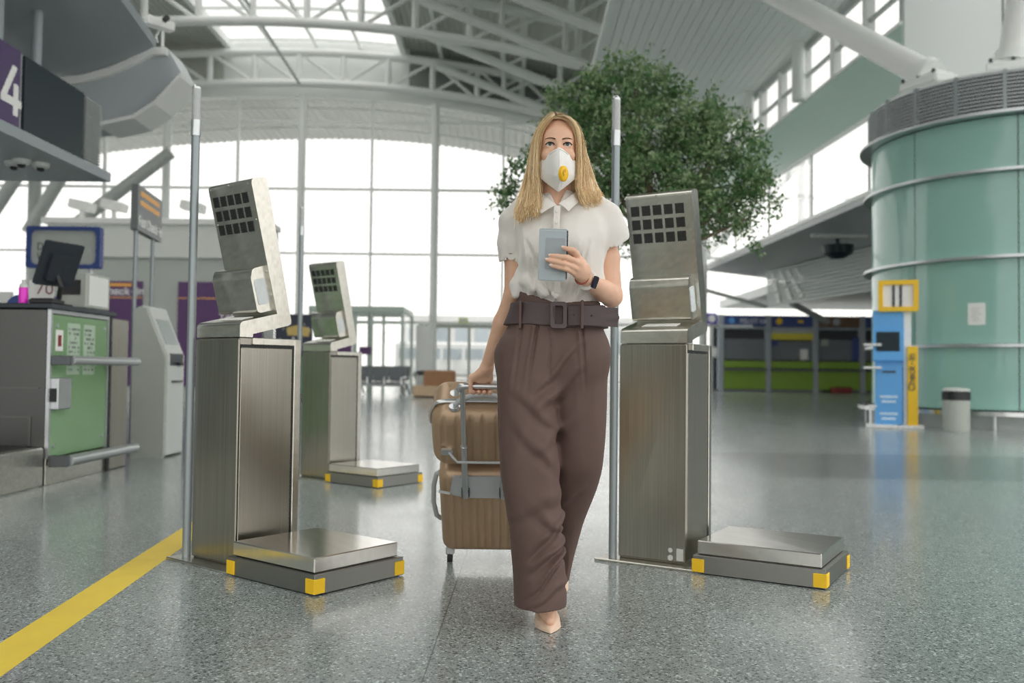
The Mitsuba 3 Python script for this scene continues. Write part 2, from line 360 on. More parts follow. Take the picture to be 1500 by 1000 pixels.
# mezzanine slab: pale fascia and grey underside
struct('mezzanine', tm(*(lambda v: (v, [(0, 1, 2), (0, 2, 3), (4, 6, 5), (4, 7, 6), (0, 4, 5), (0, 5, 1), (1, 5, 6), (1, 6, 2), (2, 6, 7), (2, 7, 3), (3, 7, 4), (3, 4, 0)]))(
    [(wx(13), 13, 4.80), (22, 13, 4.80), (22, 47, 4.80), (wx(35), 35, 4.80), (wx(13), 13, 5.0), (22, 13, 5.0), (22, 47, 5.0), (wx(35), 35, 5.0)])), 'grey_panel')
struct('wall_upper_right', box(8.16, 15, 18.85, 19.1, 5.1, 12.5), mk('light_panel', P((.52, .55, .545), .4)))
struct('trim_2', box(10.22, 10.24, 18.83, 18.86, 5.1, 12.5), 'black')
struct('wall_side_right', box(22, 22.2, 10, 46, 0, 9), 'grey_panel')

# the rest of the hall, behind and beside the viewer
struct('wall_left', box(-16.2, -16, -14, 18.5, 0, 9), mk('hall_green', P((.30, .335, .315), .5)))
struct('roof_behind', cat([deck(-26, -10.8, -14, 6, 13.1), deck(-4.2, 2.8, -14, 6, 13.1)]), 'roof_deck')
# ---------------------------------------------------------------- the three steel baggage scales
def kiosk(P1, ang, label, sticker=False):
    c, s = math.cos(ang), math.sin(ang)
    M = mat4((c, s, 0), (-s, c, 0), (0, 0, 1), (P1[0], P1[1], 0))
    k = thing('baggage_scale', label, 'baggage scale', 'self-service steel baggage scales')
    def pt(name, m, bs, par=k, **kw): return part(name, m, bs, par, M=M, **kw)
    pt('base_plate', box(-.43, .10, -.075, .36, 0, .012, .003), 'steel_plate')
    pt('body', box(-.335, -.008, .006, .338, .012, 1.03, .003), 'steel_brushed')
    pt('front_panel', box(-.337, 0, -.004, .006, .02, 1.024, .004), 'steel_brushed')
    pt('side_panel', box(-.008, 0, .01, .292, .03, .985, .003), 'steel_brushed')
    fr = pt('door_frame', [box(-.01, .004, .302, .34, .012, 1.03, .003), box(-.01, .004, .07, .302, .998, 1.03, .003)], 'steel_plate')
    pt('seam', [box(-.007, -.004, .288, .304, .03, 1.0), box(-.007, -.004, .01, .30, .984, .999)], 'black', fr)
    # the head: a foot, a shelf that climbs to the back, and a tall panel leaning forward over it
    prof = Polygon([(0, 1.032), (0, 1.098), (.2, 1.145), (.04, 1.75), (.128, 1.772), (.287, 1.098), (.07, 1.047), (.07, 1.032)])
    prof = prof.buffer(-.022, quad_segs=4).buffer(.022, quad_segs=4).union(Polygon([(0, 1.032), (0, 1.07), (.07, 1.07), (.07, 1.032)])).union(Polygon([(.185, 1.13), (.2, 1.145), (.045, 1.73), (.07, 1.73), (.215, 1.13)]))
    Mh = M @ mat4((0, 1, 0), (0, 0, 1), (1, 0, 0), (-.335, 0, 0))
    hd = part('head', extr(prof, .335), 'steel_plate', k, M=Mh, smooth=30)
    # panel frame: s runs up the front face of the panel, w stands out of it
    d = np.array([.04 - .2, 1.75 - 1.145]); L = np.linalg.norm(d); d /= L; w = np.array([-d[1], d[0]])
    def onp(u, s_, o): return (u, .2 + d[0] * s_ + w[0] * o, 1.145 + d[1] * s_ + w[1] * o)
    Mp = M @ mat4((1, 0, 0), (0, d[0], d[1]), (0, w[0], w[1]), (0, .2, 1.145))
    for r_ in range(3):
        for q in range(5):
            u, sv = -.29 + q * .0565, .545 - r_ * .066
            v = part('vent', box(u - .0215, u + .0215, sv - .024, sv + .024, -.002, .0015), 'black', k, M=Mp)
            part('slats', [box(u - .0215, u + .0215, sv - .024 + j * .0068 + .003, sv - .024 + j * .0068 + .0058, .001, .004) for j in range(7)], 'steel_dark', v, M=Mp)
    for u, sv in ((-.32, .605), (-.175, .612), (-.03, .605), (-.32, .44), (-.02, .44), (-.015, .09), (-.015, .2)):
        part('screw', cyl((u, sv, 0), (u, sv, .004), .005, 10), 'chrome', hd, M=Mp)
    # the printer housing on the panel
    hp = Polygon([(-.01, .02), (.088, .02), (.088, .185), (.07, .225), (-.01, .23)]); hp = hp.buffer(-.02, quad_segs=5).buffer(.02, quad_segs=5).union(sbox(-.01, .03, .04, .22))
    Mq = M @ mat4((0, w[0], w[1]), (0, d[0], d[1]), (-1, 0, 0), onp(-.022, 0, 0))
    hs = part('printer_housing', extr(hp, .30), 'steel_plate', k, M=Mq, smooth=30)
    part('ticket_slot', extr(rrect(.06, .12, .012, .045, .115), .004), mk('slot_pale', P((.62, .66, .67), .3)) if 'slot_pale' not in scene else 'slot_pale', hs, M=Mq @ T2(0, 0, -.003))
    # keys and a card on the shelf
    sh = np.array([.2, .047]); sh /= np.linalg.norm(sh)
    Ms = M @ mat4((1, 0, 0), (0, sh[0], sh[1]), (0, -sh[1], sh[0]), (0, 0, 1.098))
    part('label_plate', box(-.25, -.08, .06, .13, .001, .003), 'white_paint', hd, M=Ms)
    # pole with the lamp
    po = pt('pole', cyl((-.362, -.012, .012), (-.362, -.012, 2.0), .0195, 20), 'pole_grey', smooth=40)
    pt('collar', cyl((-.362, -.012, 1.985), (-.362, -.012, 2.06), .0225, 20), 'alu', po, smooth=40)
    lm = pt('lamp', lathe([(0, 2.06), (.0205, 2.06), (.0205, 2.104), (.0195, 2.107), (.0195, 2.109), (.0205, 2.112), (.0205, 2.156), (.0195, 2.159), (.0195, 2.161), (.0205, 2.164), (.0205, 2.208), (0, 2.208)], 20, (-.362, -.012, 0)), 'lamp_clear', po, smooth=30)
    pt('cap', lathe([(0, 2.208), (.021, 2.208), (.021, 2.218), (.012, 2.23), (0, 2.232)], 20, (-.362, -.012, 0)), 'alu', po, smooth=30)
    # weighing platform
    pf = pt('platform', box(.075, .615, -.065, .395, .085, .145, .004), 'steel_top')
    pt('skirt', [box(.06, .635, -.08, .41, .004, .082, .002), box(.09, .60, -.05, .38, .08, .09)], 'steel_dark2', pf)
    for cx, cy, sx, sy in ((.06, -.08, 1, 1), (.635, -.08, -1, 1), (.635, .41, -1, -1), (.06, .41, 1, -1)):
        pt('corner_guard', cat([box(cx - .004 * sx, cx + .052 * sx, cy - .004 * sy, cy + .001 * sy, .008, .066, .0015), box(cx - .004 * sx, cx + .001 * sx, cy - .004 * sy, cy + .052 * sy, .008, .066, .0015)]), 'yellow', pf)
    if sticker:
        pt('stickers', [box(-.045, -.012, -.0055, -.004, .03, .085), cyl((-.075, -.0055, .075), (-.075, -.004, .075), .011, 16), cyl((-.075, -.0055, .04), (-.075, -.004, .04), .013, 16)], 'plastic_light')
    return k
def T2(x, y, z):
    m = np.eye(4); m[:3, 3] = (x, y, z); return m
mk('steel_dark2', P((.33, .33, .31), .38, 1.0))
mk('lamp_clear', P((.42, .44, .44), .2, specular=.7))
kiosk((-1.214, 4.046), math.radians(-38.2), 'large steel baggage scale on the left, beside the yellow floor tape')
kiosk((.809, 4.187), math.radians(-30.8), 'steel baggage scale on the right behind the woman, under the tree', True)
kiosk((-1.449, 7.254), math.radians(-37), 'smaller looking steel baggage scale farther back, between the large left scale and the suitcase')

# ---------------------------------------------------------------- left: check-in counter with conveyor
c = thing('checkin_counter', 'steel check-in counter with a green glass front panel and bumper rails', 'counter')
mk('counter_steel', P((.13, .13, .128), .36, 1.0)); mk('counter_dark', P((.13, .14, .15), .4, .8))
part('body', [box(-3.84, -3.45, 6.74, 7.72, .2, 1.31, .006)], 'counter_steel', c)
part('plinth', box(-3.84, -3.44, 6.74, 7.74, 0, .2, .004), 'steel_plate', c)
part('countertop', box(-3.88, -3.40, 6.70, 7.80, 1.312, 1.35, .006), 'dark_plastic', c)
part('frame', [box(-3.452, -3.425, 6.74, 6.765, .2, 1.31), box(-3.452, -3.425, 7.695, 7.72, .2, 1.31), box(-3.452, -3.425, 6.74, 7.72, 1.28, 1.31)], 'alu', c)
gp = part('glass_panel', box(-3.448, -3.430, 6.775, 7.69, .21, 1.272, .003), 'panel_green', c)
for y, z in ((6.84, 1.19), (7.63, 1.2), (6.82, .29), (7.62, .31)): part('bolt', cyl((-3.432, y, z), (-3.422, y, z), .016, 12), 'alu', gp, smooth=40)
part('sticker', [box(-3.43, -3.427, 6.82, 6.93, 1.0, 1.16)], 'white_print', gp); part('sticker_print', box(-3.4275, -3.426, 6.85, 6.905, 1.035, 1.12), 'red_dark', gp)
rs = random.Random(4)
for y0, y1 in ((7.0, 7.20), (7.26, 7.46)):
    nt = part('notice', box(-3.43, -3.427, y0, y1, .82, 1.22), mk('notice_tint', P((.42, .55, .42), .3)) if 'notice_tint' not in scene else 'notice_tint', gp)
    part('print', [box(-3.4275, -3.4262, y0 + .02 + .025 * i, y0 + .02 + .025 * i + rs.uniform(.008, .022), z, z + .018) for z in np.arange(.85, 1.2, .035) for i in range(7) if rs.random() < .62], 'counter_dark', nt)
part('corner_strip', box(-3.46, -3.42, 7.725, 7.765, 0, 1.31), 'black', c)  # black strip stands in for the shade in the gap here
part('end_post', box(-3.80, -3.43, 7.77, 8.12, 0, 1.30, .01), 'steel_brushed', c)
part('face', box(-3.835, -3.455, 6.735, 6.742, .2, 1.3), 'counter_steel', c)
part('face_trim', [box(-3.86, -3.5, 6.728, 6.736, .715, .728), box(-3.86, -3.55, 6.728, 6.736, .50, .515), box(-3.57, -3.55, 6.728, 6.736, .29, .50)], 'steel_dark', c)
part('handle', box(-3.452, -3.37, 6.76, 6.97, .56, .80, .008), 'alu', c); part('lock', box(-3.44, -3.38, 6.74, 6.762, .62, .72), 'black', c)
for z, r in ((.93, .035), (.18, .042)):
    ra = part('bumper_rail', cyl((-3.30, 6.80, z), (-3.30, 8.0, z), r, 16), 'alu', c, smooth=40)
    part('bracket', box(-3.425, -3.29, 6.75, 6.82, z - r, z + r, .004), 'counter_dark', ra); part('bracket', box(-3.425, -3.30, 7.6, 7.66, z - .02, z + .02), 'counter_dark', ra)
b = thing('baggage_conveyor', 'low steel baggage conveyor at the left edge, in front of the check-in counter', 'conveyor')
part('side_panel', box(-4.2, -3.44, 4.2, 6.715, 0, .285, .012), 'steel_plate', b)
part('belt', box(-4.15, -3.56, 4.2, 6.71, .285, .297), 'rubber', b)
part('cabinet', [box(-5.4, -3.9, 6.78, 7.5, 0, .78, .008)], 'counter_dark', b)
part('hatch_frame', [box(-5.2, -3.92, 6.765, 6.78, .50, .515), box(-5.2, -3.92, 6.765, 6.78, .715, .728)], 'alu', b)

# things on the counter
m = thing('monitor', 'black flat monitor seen from behind, tilted on the check-in counter', 'monitor')
wv = np.array([.36, .933, 0]); upv = np.array([.933 * .37, -.36 * .37, .93]); upv /= np.linalg.norm(upv)
MR = mat4(wv, np.cross(upv, wv), upv, (-3.51, 7.0, 1.672))
part('screen_back', extr(rrect(.35, .35, .015), .03, mat4((1, 0, 0), (0, 0, 1), (0, -1, 0), (0, .015, 0))), 'dark_plastic', m, M=MR)
part('back_bulge', extr(rrect(.22, .22, .02), .03, mat4((1, 0, 0), (0, 0, 1), (0, -1, 0), (0, -.012, -.02))), 'dark_plastic', m, M=MR)
part('display', box(-.165, .165, .016, .018, -.16, .16), 'screen_dark', m, M=MR)
part('stand', [sweep([(-3.53, 6.99, 1.62), (-3.49, 7.0, 1.50), (-3.52, 7.03, 1.40), (-3.56, 7.05, 1.36)], .02, 10), box(-3.66, -3.46, 6.95, 7.14, 1.351, 1.368, .005)], 'black', m)
bt = thing('spray_bottle', 'small clear bottle of bright pink liquid on the check-in counter', 'bottle')
part('liquid', lathe([(0, 1.352), (.03, 1.352), (.032, 1.37), (.032, 1.47), (0, 1.47)], 18, (-3.66, 6.78, 0)), mk('pink', P((.85, .03, .62), .2, specular=.6)), bt, smooth=40)
part('cap', lathe([(0, 1.471), (.032, 1.471), (.026, 1.495), (.014, 1.505), (.014, 1.53), (0, 1.53)], 18, (-3.66, 6.78, 0)), 'plastic_light', bt, smooth=40)
dc = thing('desk_sign', 'small pale desk sign with a red number under the monitor', 'sign')
part('board', box(-3.87, -3.67, 7.25, 7.26, 1.352, 1.57), 'white_print', dc)
part('number', text('70', .085, (-3.82, 7.249, 1.46), (1, 0, 0), (0, 0, 1), depth=.002), 'red_dark', dc)
pr = thing('label_printer', 'grey box printer on the check-in counter right of the monitor', 'printer')
part('body', box(-3.64, -3.42, 7.28, 7.70, 1.352, 1.64, .012), 'plastic_grey', pr)
part('window', box(-3.62, -3.47, 7.274, 7.281, 1.46, 1.58), 'black', pr); part('side_panel', box(-3.421, -3.417, 7.32, 7.66, 1.38, 1.62), 'white_paint', pr)
kb = thing('keyboard', 'black keyboard unit at the front of the check-in counter', 'keyboard')
part('case', box(-3.60, -3.42, 6.74, 6.93, 1.352, 1.385, .006), 'black', kb)
part('keys', [box(-3.59 + i * .027, -3.57 + i * .027, 6.76 + j * .03, 6.782 + j * .03, 1.385, 1.393) for i in range(6) for j in range(5)], 'dark_plastic', kb)
ch = thing('chair', 'blue rounded chair back behind the check-in counter', 'chair')
part('backrest', extr(rrect(.5, .42, .12), .05, mat4((1, 0, 0), (0, 0, 1), (0, -1, 0), (-4.36, 8.3, 1.32))), 'blue', ch)
part('seat', box(-4.6, -4.1, 7.85, 8.3, .9, .96, .02), 'blue', ch)
part('base', [cyl((-4.36, 8.1, .05), (-4.36, 8.1, .9), .03, 12), *[bar((-4.36, 8.1, .06), (-4.36 + .3 * math.cos(a), 8.1 + .3 * math.sin(a), .03), .05, .05) for a in np.arange(5) * 1.257], bar((-4.36, 8.26, .9), (-4.36, 8.3, 1.2), .05, .03)], 'black', ch)

# overhead: gate display, its tray, the canopy and its camera
g = thing('overhead_display', 'hanging counter display with a purple panel numbered 4 and a dark screen', 'display')
part('housing', box(-6.2, -4.53, 4.6, 9.84, 2.985, 3.74, .01), 'grey_steel', g)
part('tray', [box(-7.4, -4.42, 4.6, 9.9, 2.90, 2.96, .01), box(-4.46, -4.42, 4.6, 9.9, 2.90, 3.0)], 'canopy_grey', g)
pp = part('number_panel', box(-4.53, -4.50, 6.2, 8.19, 2.99, 3.74, .004), 'purple_sign', g)
part('number', text('4', .42, (-4.499, 7.84, 3.14), (0, 1, 0), (0, 0, 1), True, .004), 'white_print', pp)
part('screen', box(-4.53, -4.495, 8.26, 9.40, 2.99, 3.73, .006), 'screen_dark', g)
for i in range(24): part('louvre_slat', box(-4.53, -4.49, 9.43, 9.80, 3.0 + i * .03, 3.014 + i * .03), 'grey_steel', g)
part('louvre_backing', box(-4.535, -4.525, 9.42, 9.82, 2.99, 3.73), 'black', g)
for y in (8.5, 9.2): part('hanger', cyl((-4.9, y, 3.74), (-4.9, y, 4.75), .05, 12), 'canopy_grey', g, smooth=40)
dome = thing('security_camera', 'cluster of three pale dome cameras under the hanging display', 'camera')
for x, y in ((-4.96, 8.95), (-4.83, 8.85), (-4.72, 9.0)):
    hsg = part('housing', lathe([(0, 2.90), (.085, 2.90), (.08, 2.865), (.055, 2.85), (0, 2.85)], 20, (x, y, 0)), 'white_steel', dome, smooth=40)
    part('lens', lathe([(0, 2.85), (.04, 2.85), (.03, 2.825), (0, 2.815)], 16, (x, y, 0)), 'black', hsg, smooth=40)
cs = lambda x, y: (x, y, float(np.interp(x, [-12, -8, -5.95, -5.3, -4.95, -4.62, -4.42, -4.2], [4.5, 4.4, 4.40, 4.43, 4.53, 4.66, 4.77, 4.80])))
us, vs = np.r_[np.linspace(-12, -6.5, 5), np.linspace(-6, -4.40, 10)], np.linspace(4.5, 11.0, 9)
A = grid_sheet(lambda x, y: (x - .14 * (y - 11) * (x > -5), y, cs(x, y)[2]), us, vs); B2 = A.copy(); B2.apply_translation((0, 0, .12))
struct('canopy_ceiling', thick(A, B2, 15, 9), 'canopy_grey', smooth=30)
cb = struct('canopy_baffle', extr([(-5.95, 4.35), (-5.3, 4.39), (-4.95, 4.49), (-4.62, 4.63), (-4.42, 4.74), (-4.24, 4.75), (-4.06, 4.44), (-4.36, 4.10), (-4.62, 3.92), (-5.02, 3.83), (-5.6, 3.76), (-5.95, 3.74)], .5, mat4((1, 0, 0), (0, 0, 1), (0, -1, 0), (0, 11.5, 0))), mk('baffle_grey', P((.44, .48, .50), .25)))
def strip(P_, y0, y1, h):
    return cat([tm([(a[0], y0, a[1]), (b_[0], y0, b_[1]), (b_[0], y1, b_[1]), (a[0], y1, a[1]), (a[0], y0, a[1] - h), (b_[0], y0, b_[1] - h), (b_[0], y1, b_[1] - h), (a[0], y1, a[1] - h)],
               [(0, 1, 2), (0, 2, 3), (4, 6, 5), (4, 7, 6), (0, 5, 1), (0, 4, 5), (1, 5, 6), (1, 6, 2), (2, 6, 7), (2, 7, 3), (3, 7, 4), (3, 4, 0)]) for a, b_ in zip(P_, P_[1:])])
part('upper_edge', strip([(-5.95, 4.38), (-5.6, 4.38), (-5.3, 4.41), (-4.95, 4.51), (-4.62, 4.66), (-4.42, 4.77), (-4.25, 4.77)], 10.93, 11.5, .09), 'white_paint', cb)
part('lower_edge', strip([(-5.05, 3.83), (-4.62, 3.93), (-4.36, 4.11), (-4.06, 4.45)], 10.9, 11.5, .045), 'white_paint', cb)
cc = thing('security_camera', 'white box camera on a stem at the tip of the curved canopy', 'camera')
part('body', box(-4.39, -4.26, 10.75, 11.1, 5.0, 5.11, .01).apply_transform(trimesh.transformations.rotation_matrix(-.7, [0, 0, 1], [-4.32, 10.95, 5])), 'white_paint', cc)
part('lens', cyl((-4.22, 10.80, 5.055), (-4.17, 10.74, 5.055), .035, 14), 'black', cc)
part('stem', [cyl((-4.32, 11.0, 4.80), (-4.32, 11.0, 5.01), .02, 10), sweep([(-4.38, 11.0, 4.85), (-4.40, 11.0, 4.93), (-4.35, 11.0, 5.02)], .012, 8)], 'white_paint', cc)

# self-service check-in machine and the sign on two posts
k = thing('checkin_machine', 'pale grey self-service check-in machine with a sloping screen', 'check-in kiosk')
prof = [(-3.72, 0), (-3.40, 0), (-3.40, .98), (-3.43, 1.05), (-3.60, 1.46), (-3.66, 1.48), (-3.72, 1.44)]
part('side', extr(prof, .04, mat4((1, 0, 0), (0, 0, 1), (0, -1, 0), (0, 8.94, 0))), 'plastic_grey', k)
part('side', extr(prof, .04, mat4((1, 0, 0), (0, 0, 1), (0, -1, 0), (0, 9.42, 0))), 'plastic_grey', k)
part('body', extr([(-3.70, .02), (-3.385, .02), (-3.385, 1.0), (-3.41, 1.06), (-3.585, 1.475), (-3.64, 1.49), (-3.70, 1.44)], .44, mat4((1, 0, 0), (0, 0, 1), (0, -1, 0), (0, 9.38, 0))), 'plastic_light', k)
sd = np.array([-.175, .415]); sd /= np.linalg.norm(sd); nd = np.array([sd[1], -sd[0]])
Mk = mat4((0, 1, 0), (sd[0], 0, sd[1]), (nd[0], 0, nd[1]), (-3.41, 9.16, 1.06))
part('screen', extr(rrect(.34, .27, .01, 0, .19), .004), 'screen_grey', k, M=Mk @ T2(0, 0, .001))
part('slot_recess', box(-3.40, -3.381, 9.0, 9.34, .90, 1.02), 'dark_plastic', k)
part('card_reader', [box(-3.40, -3.35, 9.18, 9.28, .90, .935, .005), box(-3.39, -3.36, 9.05, 9.3, .735, .75)], 'black', k)
sg = thing('post_sign', 'grey sign on two slim posts with orange lines and white Fast Check-in lettering', 'sign')
e1 = np.array([-.13, .99, 0]); e1 /= np.linalg.norm(e1); nn = np.array([e1[1], -e1[0], 0])
So = np.array([-3.95, 9.5, 0]); W = 1.0
part('board', extr(rrect(W, .48, .006, W / 2, 2.565), .07, mat4(e1, (0, 0, 1), nn, So - nn * .07)), mk('sign_grey', P((.13, .145, .15), .45)), sg)
part('lettering', text('Fast Check-in', .105, So + e1 * .04 + np.array([0, 0, 2.38]) + nn * .0, e1, (0, 0, 1), True, .004), 'white_print', sg)
for zz, n_ in ((2.70, 0), (2.60, 0)): part('orange_line', extr(sbox(.10, zz, W - .12, zz + .055), .003, mat4(e1, (0, 0, 1), nn, So)), 'orange', sg)
for u in (.08, .76): part('post', cyl(So + e1 * u - nn * .035 + np.array([0, 0, .0]), So + e1 * u - nn * .035 + np.array([0, 0, 2.35]), .022, 12), 'pole_grey', sg, smooth=40)
part('foot', box(-4.15, -3.85, 9.45, 10.4, 0, .015), 'alu', sg)

# blue framed light box behind the counter
lb = thing('direction_sign', 'pale sign in a blue rounded frame behind the monitor', 'sign')
part('frame', extr(rrect(1.06, .60, .03).difference(rrect(.94, .49, .08)), .12, mat4((1, 0, 0), (0, 0, 1), (0, -1, 0), (-6.44, 13.06, 2.575))), 'blue', lb)
part('face', extr(rrect(1.0, .54, .05), .06, mat4((1, 0, 0), (0, 0, 1), (0, -1, 0), (-6.44, 13.04, 2.575))), mk('sign_face', P((.46, .49, .46), .4)), lb)
part('lettering', [text('DO', .10, (-6.83, 12.978, 2.54), (1, 0, 0), (0, 0, 1)), text('W', .10, (-6.83, 12.978, 2.40), (1, 0, 0), (0, 0, 1))], 'dark_plastic', lb)
part('post', [cyl((-6.8, 13.05, 0), (-6.8, 13.05, 2.3), .04, 12), cyl((-6.08, 13.05, 0), (-6.08, 13.05, 2.3), .04, 12)], 'alu', lb)

# the white pavilion with purple boards
pv = thing('service_pavilion', 'white flat-roofed service pavilion with purple boards behind the left counters', 'building')
part('wall', box(-11.25, -6.0, 22, 22.9, 0, 3.5, .02), mk('pavilion_grey', P((.46, .485, .46), .5)), pv)
part('fascia', box(-11.3, -5.95, 21.9, 22.95, 3.5, 4.3, .02), mk('pavilion_white', P((.68, .70, .67), .5)), pv)
part('roof_edge', box(-11.4, -5.9, 21.8, 23.0, 4.3, 4.45, .02), 'white_paint', pv)
for x0, x1, t1, t2 in ((-10.05, -8.97, '', 'Check-in'), (-8.1, -6.05, 'T', 'Tele')):
    bd = part('purple_board', box(x0, x1, 21.93, 22, .4, 2.93, .01), 'purple', pv)
    part('stripe', box(x0, x1, 21.925, 21.931, 2.52, 2.545), 'orange', bd)
    xx = x1 - .75 if t1 == '' else x0 + 1.25
    part('lettering', text(t2, .17, (xx - .25, 21.928, 2.60 if t1 == '' else 2.0), (1, 0, 0), (0, 0, 1), True), 'white_print', bd)
    part('orange_lettering', box(xx - .1, xx + .5, 21.922, 21.93, 2.80, 2.88) if t1 == '' else text('T', .2, (xx + .2, 21.928, 2.22), (1, 0, 0), (0, 0, 1), True), 'orange', bd)
for x, w_ in ((-10.7, 'leftmost'), (-9.9, 'middle one'), (-7.95, 'rightmost, beside the post sign')):
    fl = thing('floodlight', 'white floodlight standing on the pavilion roof, ' + w_, 'lamp', 'floodlights on the pavilion roof')
    part('head', box(x - .28, x + .28, 22.2, 22.6, 4.72, 4.95, .03).apply_transform(trimesh.transformations.rotation_matrix(.2, [0, 1, 0], [x, 22, 4.8])), 'white_paint', fl)
    part('bracket', cyl((x, 22.4, 4.45), (x, 22.4, 4.74), .06, 10), 'white_steel', fl)
ps = thing('poster_stand', 'dark poster board sprinkled with pale dots, beside the pavilion', 'poster')
part('board', box(-5.6, -4.73, 21.42, 21.54, .05, 2.15, .01), mk('poster_dark', P((.03, .035, .06), .4)), ps)
rs = random.Random(8)
part('print', [cyl((x, 21.417, z), (x, 21.42, z), r, 10) for x, z, r in [(rs.uniform(-5.55, -4.78), rs.uniform(.3, 2.1), rs.uniform(.012, .03)) for _ in range(38)]], 'white_print', ps)
part('gold_print', extr(Polygon([(-5.3, 1.65), (-4.8, 1.62), (-4.76, 1.8), (-5.05, 1.9), (-5.33, 1.82)]), .003, mat4((1, 0, 0), (0, 0, 1), (0, -1, 0), (0, 21.42, 0))), mk('gold_print', P((.6, .45, .15), .4)), ps)
part('green_print', extr(Polygon([(-5.12, .3), (-4.75, .3), (-4.75, 1.25), (-4.95, 1.15)]), .003, mat4((1, 0, 0), (0, 0, 1), (0, -1, 0), (0, 21.42, 0))), mk('green_print', P((.08, .28, .12), .4)), ps)
part('foot', box(-5.6, -4.73, 21.27, 21.67, 0, .05), 'grey_steel', ps)
# pale shop glazing at the far left
sf = thing('shop_front', 'pale bluish shop front with white lettering at the far left', 'shop front')
part('wall', box(-14.5, -10.4, 18.9, 19.0, 0, 2.3), mk('shop_pale', P((.50, .55, .60), .4)), sf)
part('band', box(-14.5, -10.4, 18.85, 18.9, 2.1, 2.4), 'white_paint', sf)
part('lettering', text('GA', .3, (-10.95, 18.9, 1.85), (1, 0, 0), (0, 0, 1), True), 'white_print', sf)
# thick white props at the left of the end wall
for a, b_, w_ in (((-17.5, 33.0, 0), (-17.5, 33.0, 10.6), 'upright one'), ((-19.6, 32.4, 4.8), (-17.6, 32.4, 8.0), 'slanting, leftmost'), ((-17.4, 32.4, 5.6), (-15.8, 32.4, 8.4), 'slanting, beside the upright'), ((-17.3, 32.58, 4.75), (-12.4, 32.58, 8.6), 'slanting, behind the post sign')):
    solo('steel_prop', cyl(a, b_, .23, 16), 'grey_steel', 'thick pale steel prop by the glazed wall at the left, ' + w_, 'strut', 'steel props by the glazed wall', smooth=40)
# ---------------------------------------------------------------- right: green glass drum with its props
DX, DY = 9.2, 16.7
def ring(r0, r1, z0, z1, n=72): return lathe([(r0, z0), (r1, z0), (r1, z1), (r0, z1), (r0, z0)], n, (DX, DY, 0))
dr_ = thing('glass_drum', 'large round drum of green glass panels with steel rings and a louvred top', 'glass structure')
part('core', lathe([(0, 0), (2.3, 0), (2.3, 5.8), (0, 5.8)], 48, (DX, DY, 0)), mk('drum_core', P((.06, .12, .105), .5)), dr_, smooth=30)
part('plinth', ring(2.2, 2.42, 0, .26), 'grey_steel', dr_, smooth=30)
rows = [(.33, 1.35), (1.41, 2.79), (2.85, 4.20), (4.26, 5.11)]
ang0 = math.atan2(15.04 - DY, 7.55 - DX) if False else math.radians(203.3)
def arcpanel(r, a0, a1, z0, z1, t=.012, n=10):
    a = np.linspace(a0, a1, n); v = []
    for rr in (r, r - t):
        for z in (z0, z1):
            v += [(DX + rr * math.cos(x), DY + rr * math.sin(x), z) for x in a]
    f = []
    for i in range(n - 1):
        f += [(i, i + 1, n + i + 1), (i, n + i + 1, n + i), (2 * n + i, 3 * n + i + 1, 2 * n + i + 1), (2 * n + i, 3 * n + i, 3 * n + i + 1),
              (n + i, n + i + 1, 3 * n + i + 1), (n + i, 3 * n + i + 1, 3 * n + i), (i, 2 * n + i + 1, i + 1), (i, 2 * n + i, 2 * n + i + 1)]
    f += [(0, n, 3 * n), (0, 3 * n, 2 * n), (n - 1, 3 * n - 1, 2 * n - 1), (n - 1, 4 * n - 1, 3 * n - 1)]
    m = tm(v, f); m.fix_normals(); return m
span = math.radians(40.3)
for z0, z1 in rows:
    for i in range(-2, 7):
        a = ang0 + i * span
        part('glass_panel', arcpanel(2.40, a + .004, a + span - .004, z0, z1, .012, 18), 'green_glass', dr_, smooth=30)
for i in range(-2, 7):
    a = ang0 + i * span
    part('mullion', arcpanel(2.392, a - .012, a + .012, .3, 5.15, .05, 3), 'dark_plastic', dr_)
for z, r in ((1.38, 2.53), (2.82, 2.55), (4.23, 2.55), (5.15, 2.62)):
    part('steel_ring', ring(2.36, r, z - .025, z + .02), 'alu', dr_, smooth=30)
part('bench_rail', ring(2.46, 2.66, .24, .31), 'chrome', dr_, smooth=30)
for i in range(-2, 9): 
    a = ang0 + i * span * .8
    part('rail_leg', cyl((DX + 2.55 * math.cos(a), DY + 2.55 * math.sin(a), 0), (DX + 2.55 * math.cos(a), DY + 2.55 * math.sin(a), .25), .03, 10), 'alu', dr_)
mk('louvre_grey', P((.50, .53, .55), .4))
part('louvre_backing', ring(2.28, 2.32, 5.16, 5.86), 'black', dr_, smooth=30)
for i in range(11): part('louvre_slat', lathe([(2.435, 5.205 + i * .06), (2.47, 5.195 + i * .06), (2.47, 5.220 + i * .06), (2.435, 5.232 + i * .06), (2.435, 5.205 + i * .06)], 72, (DX, DY, 0)), 'louvre_grey', dr_, smooth=30)
for i in range(-8, 12): part('louvre_clip', arcpanel(2.475, ang0 + math.radians(1.6) + i * math.radians(17.2) - .010, ang0 + math.radians(1.6) + i * math.radians(17.2) + .010, 5.18, 5.86, .1, 3), 'pole_grey', dr_)
part('top', lathe([(0, 5.86), (2.38, 5.86), (2.38, 5.90), (0, 5.92)], 48, (DX, DY, 0)), 'white_steel', dr_, smooth=30)
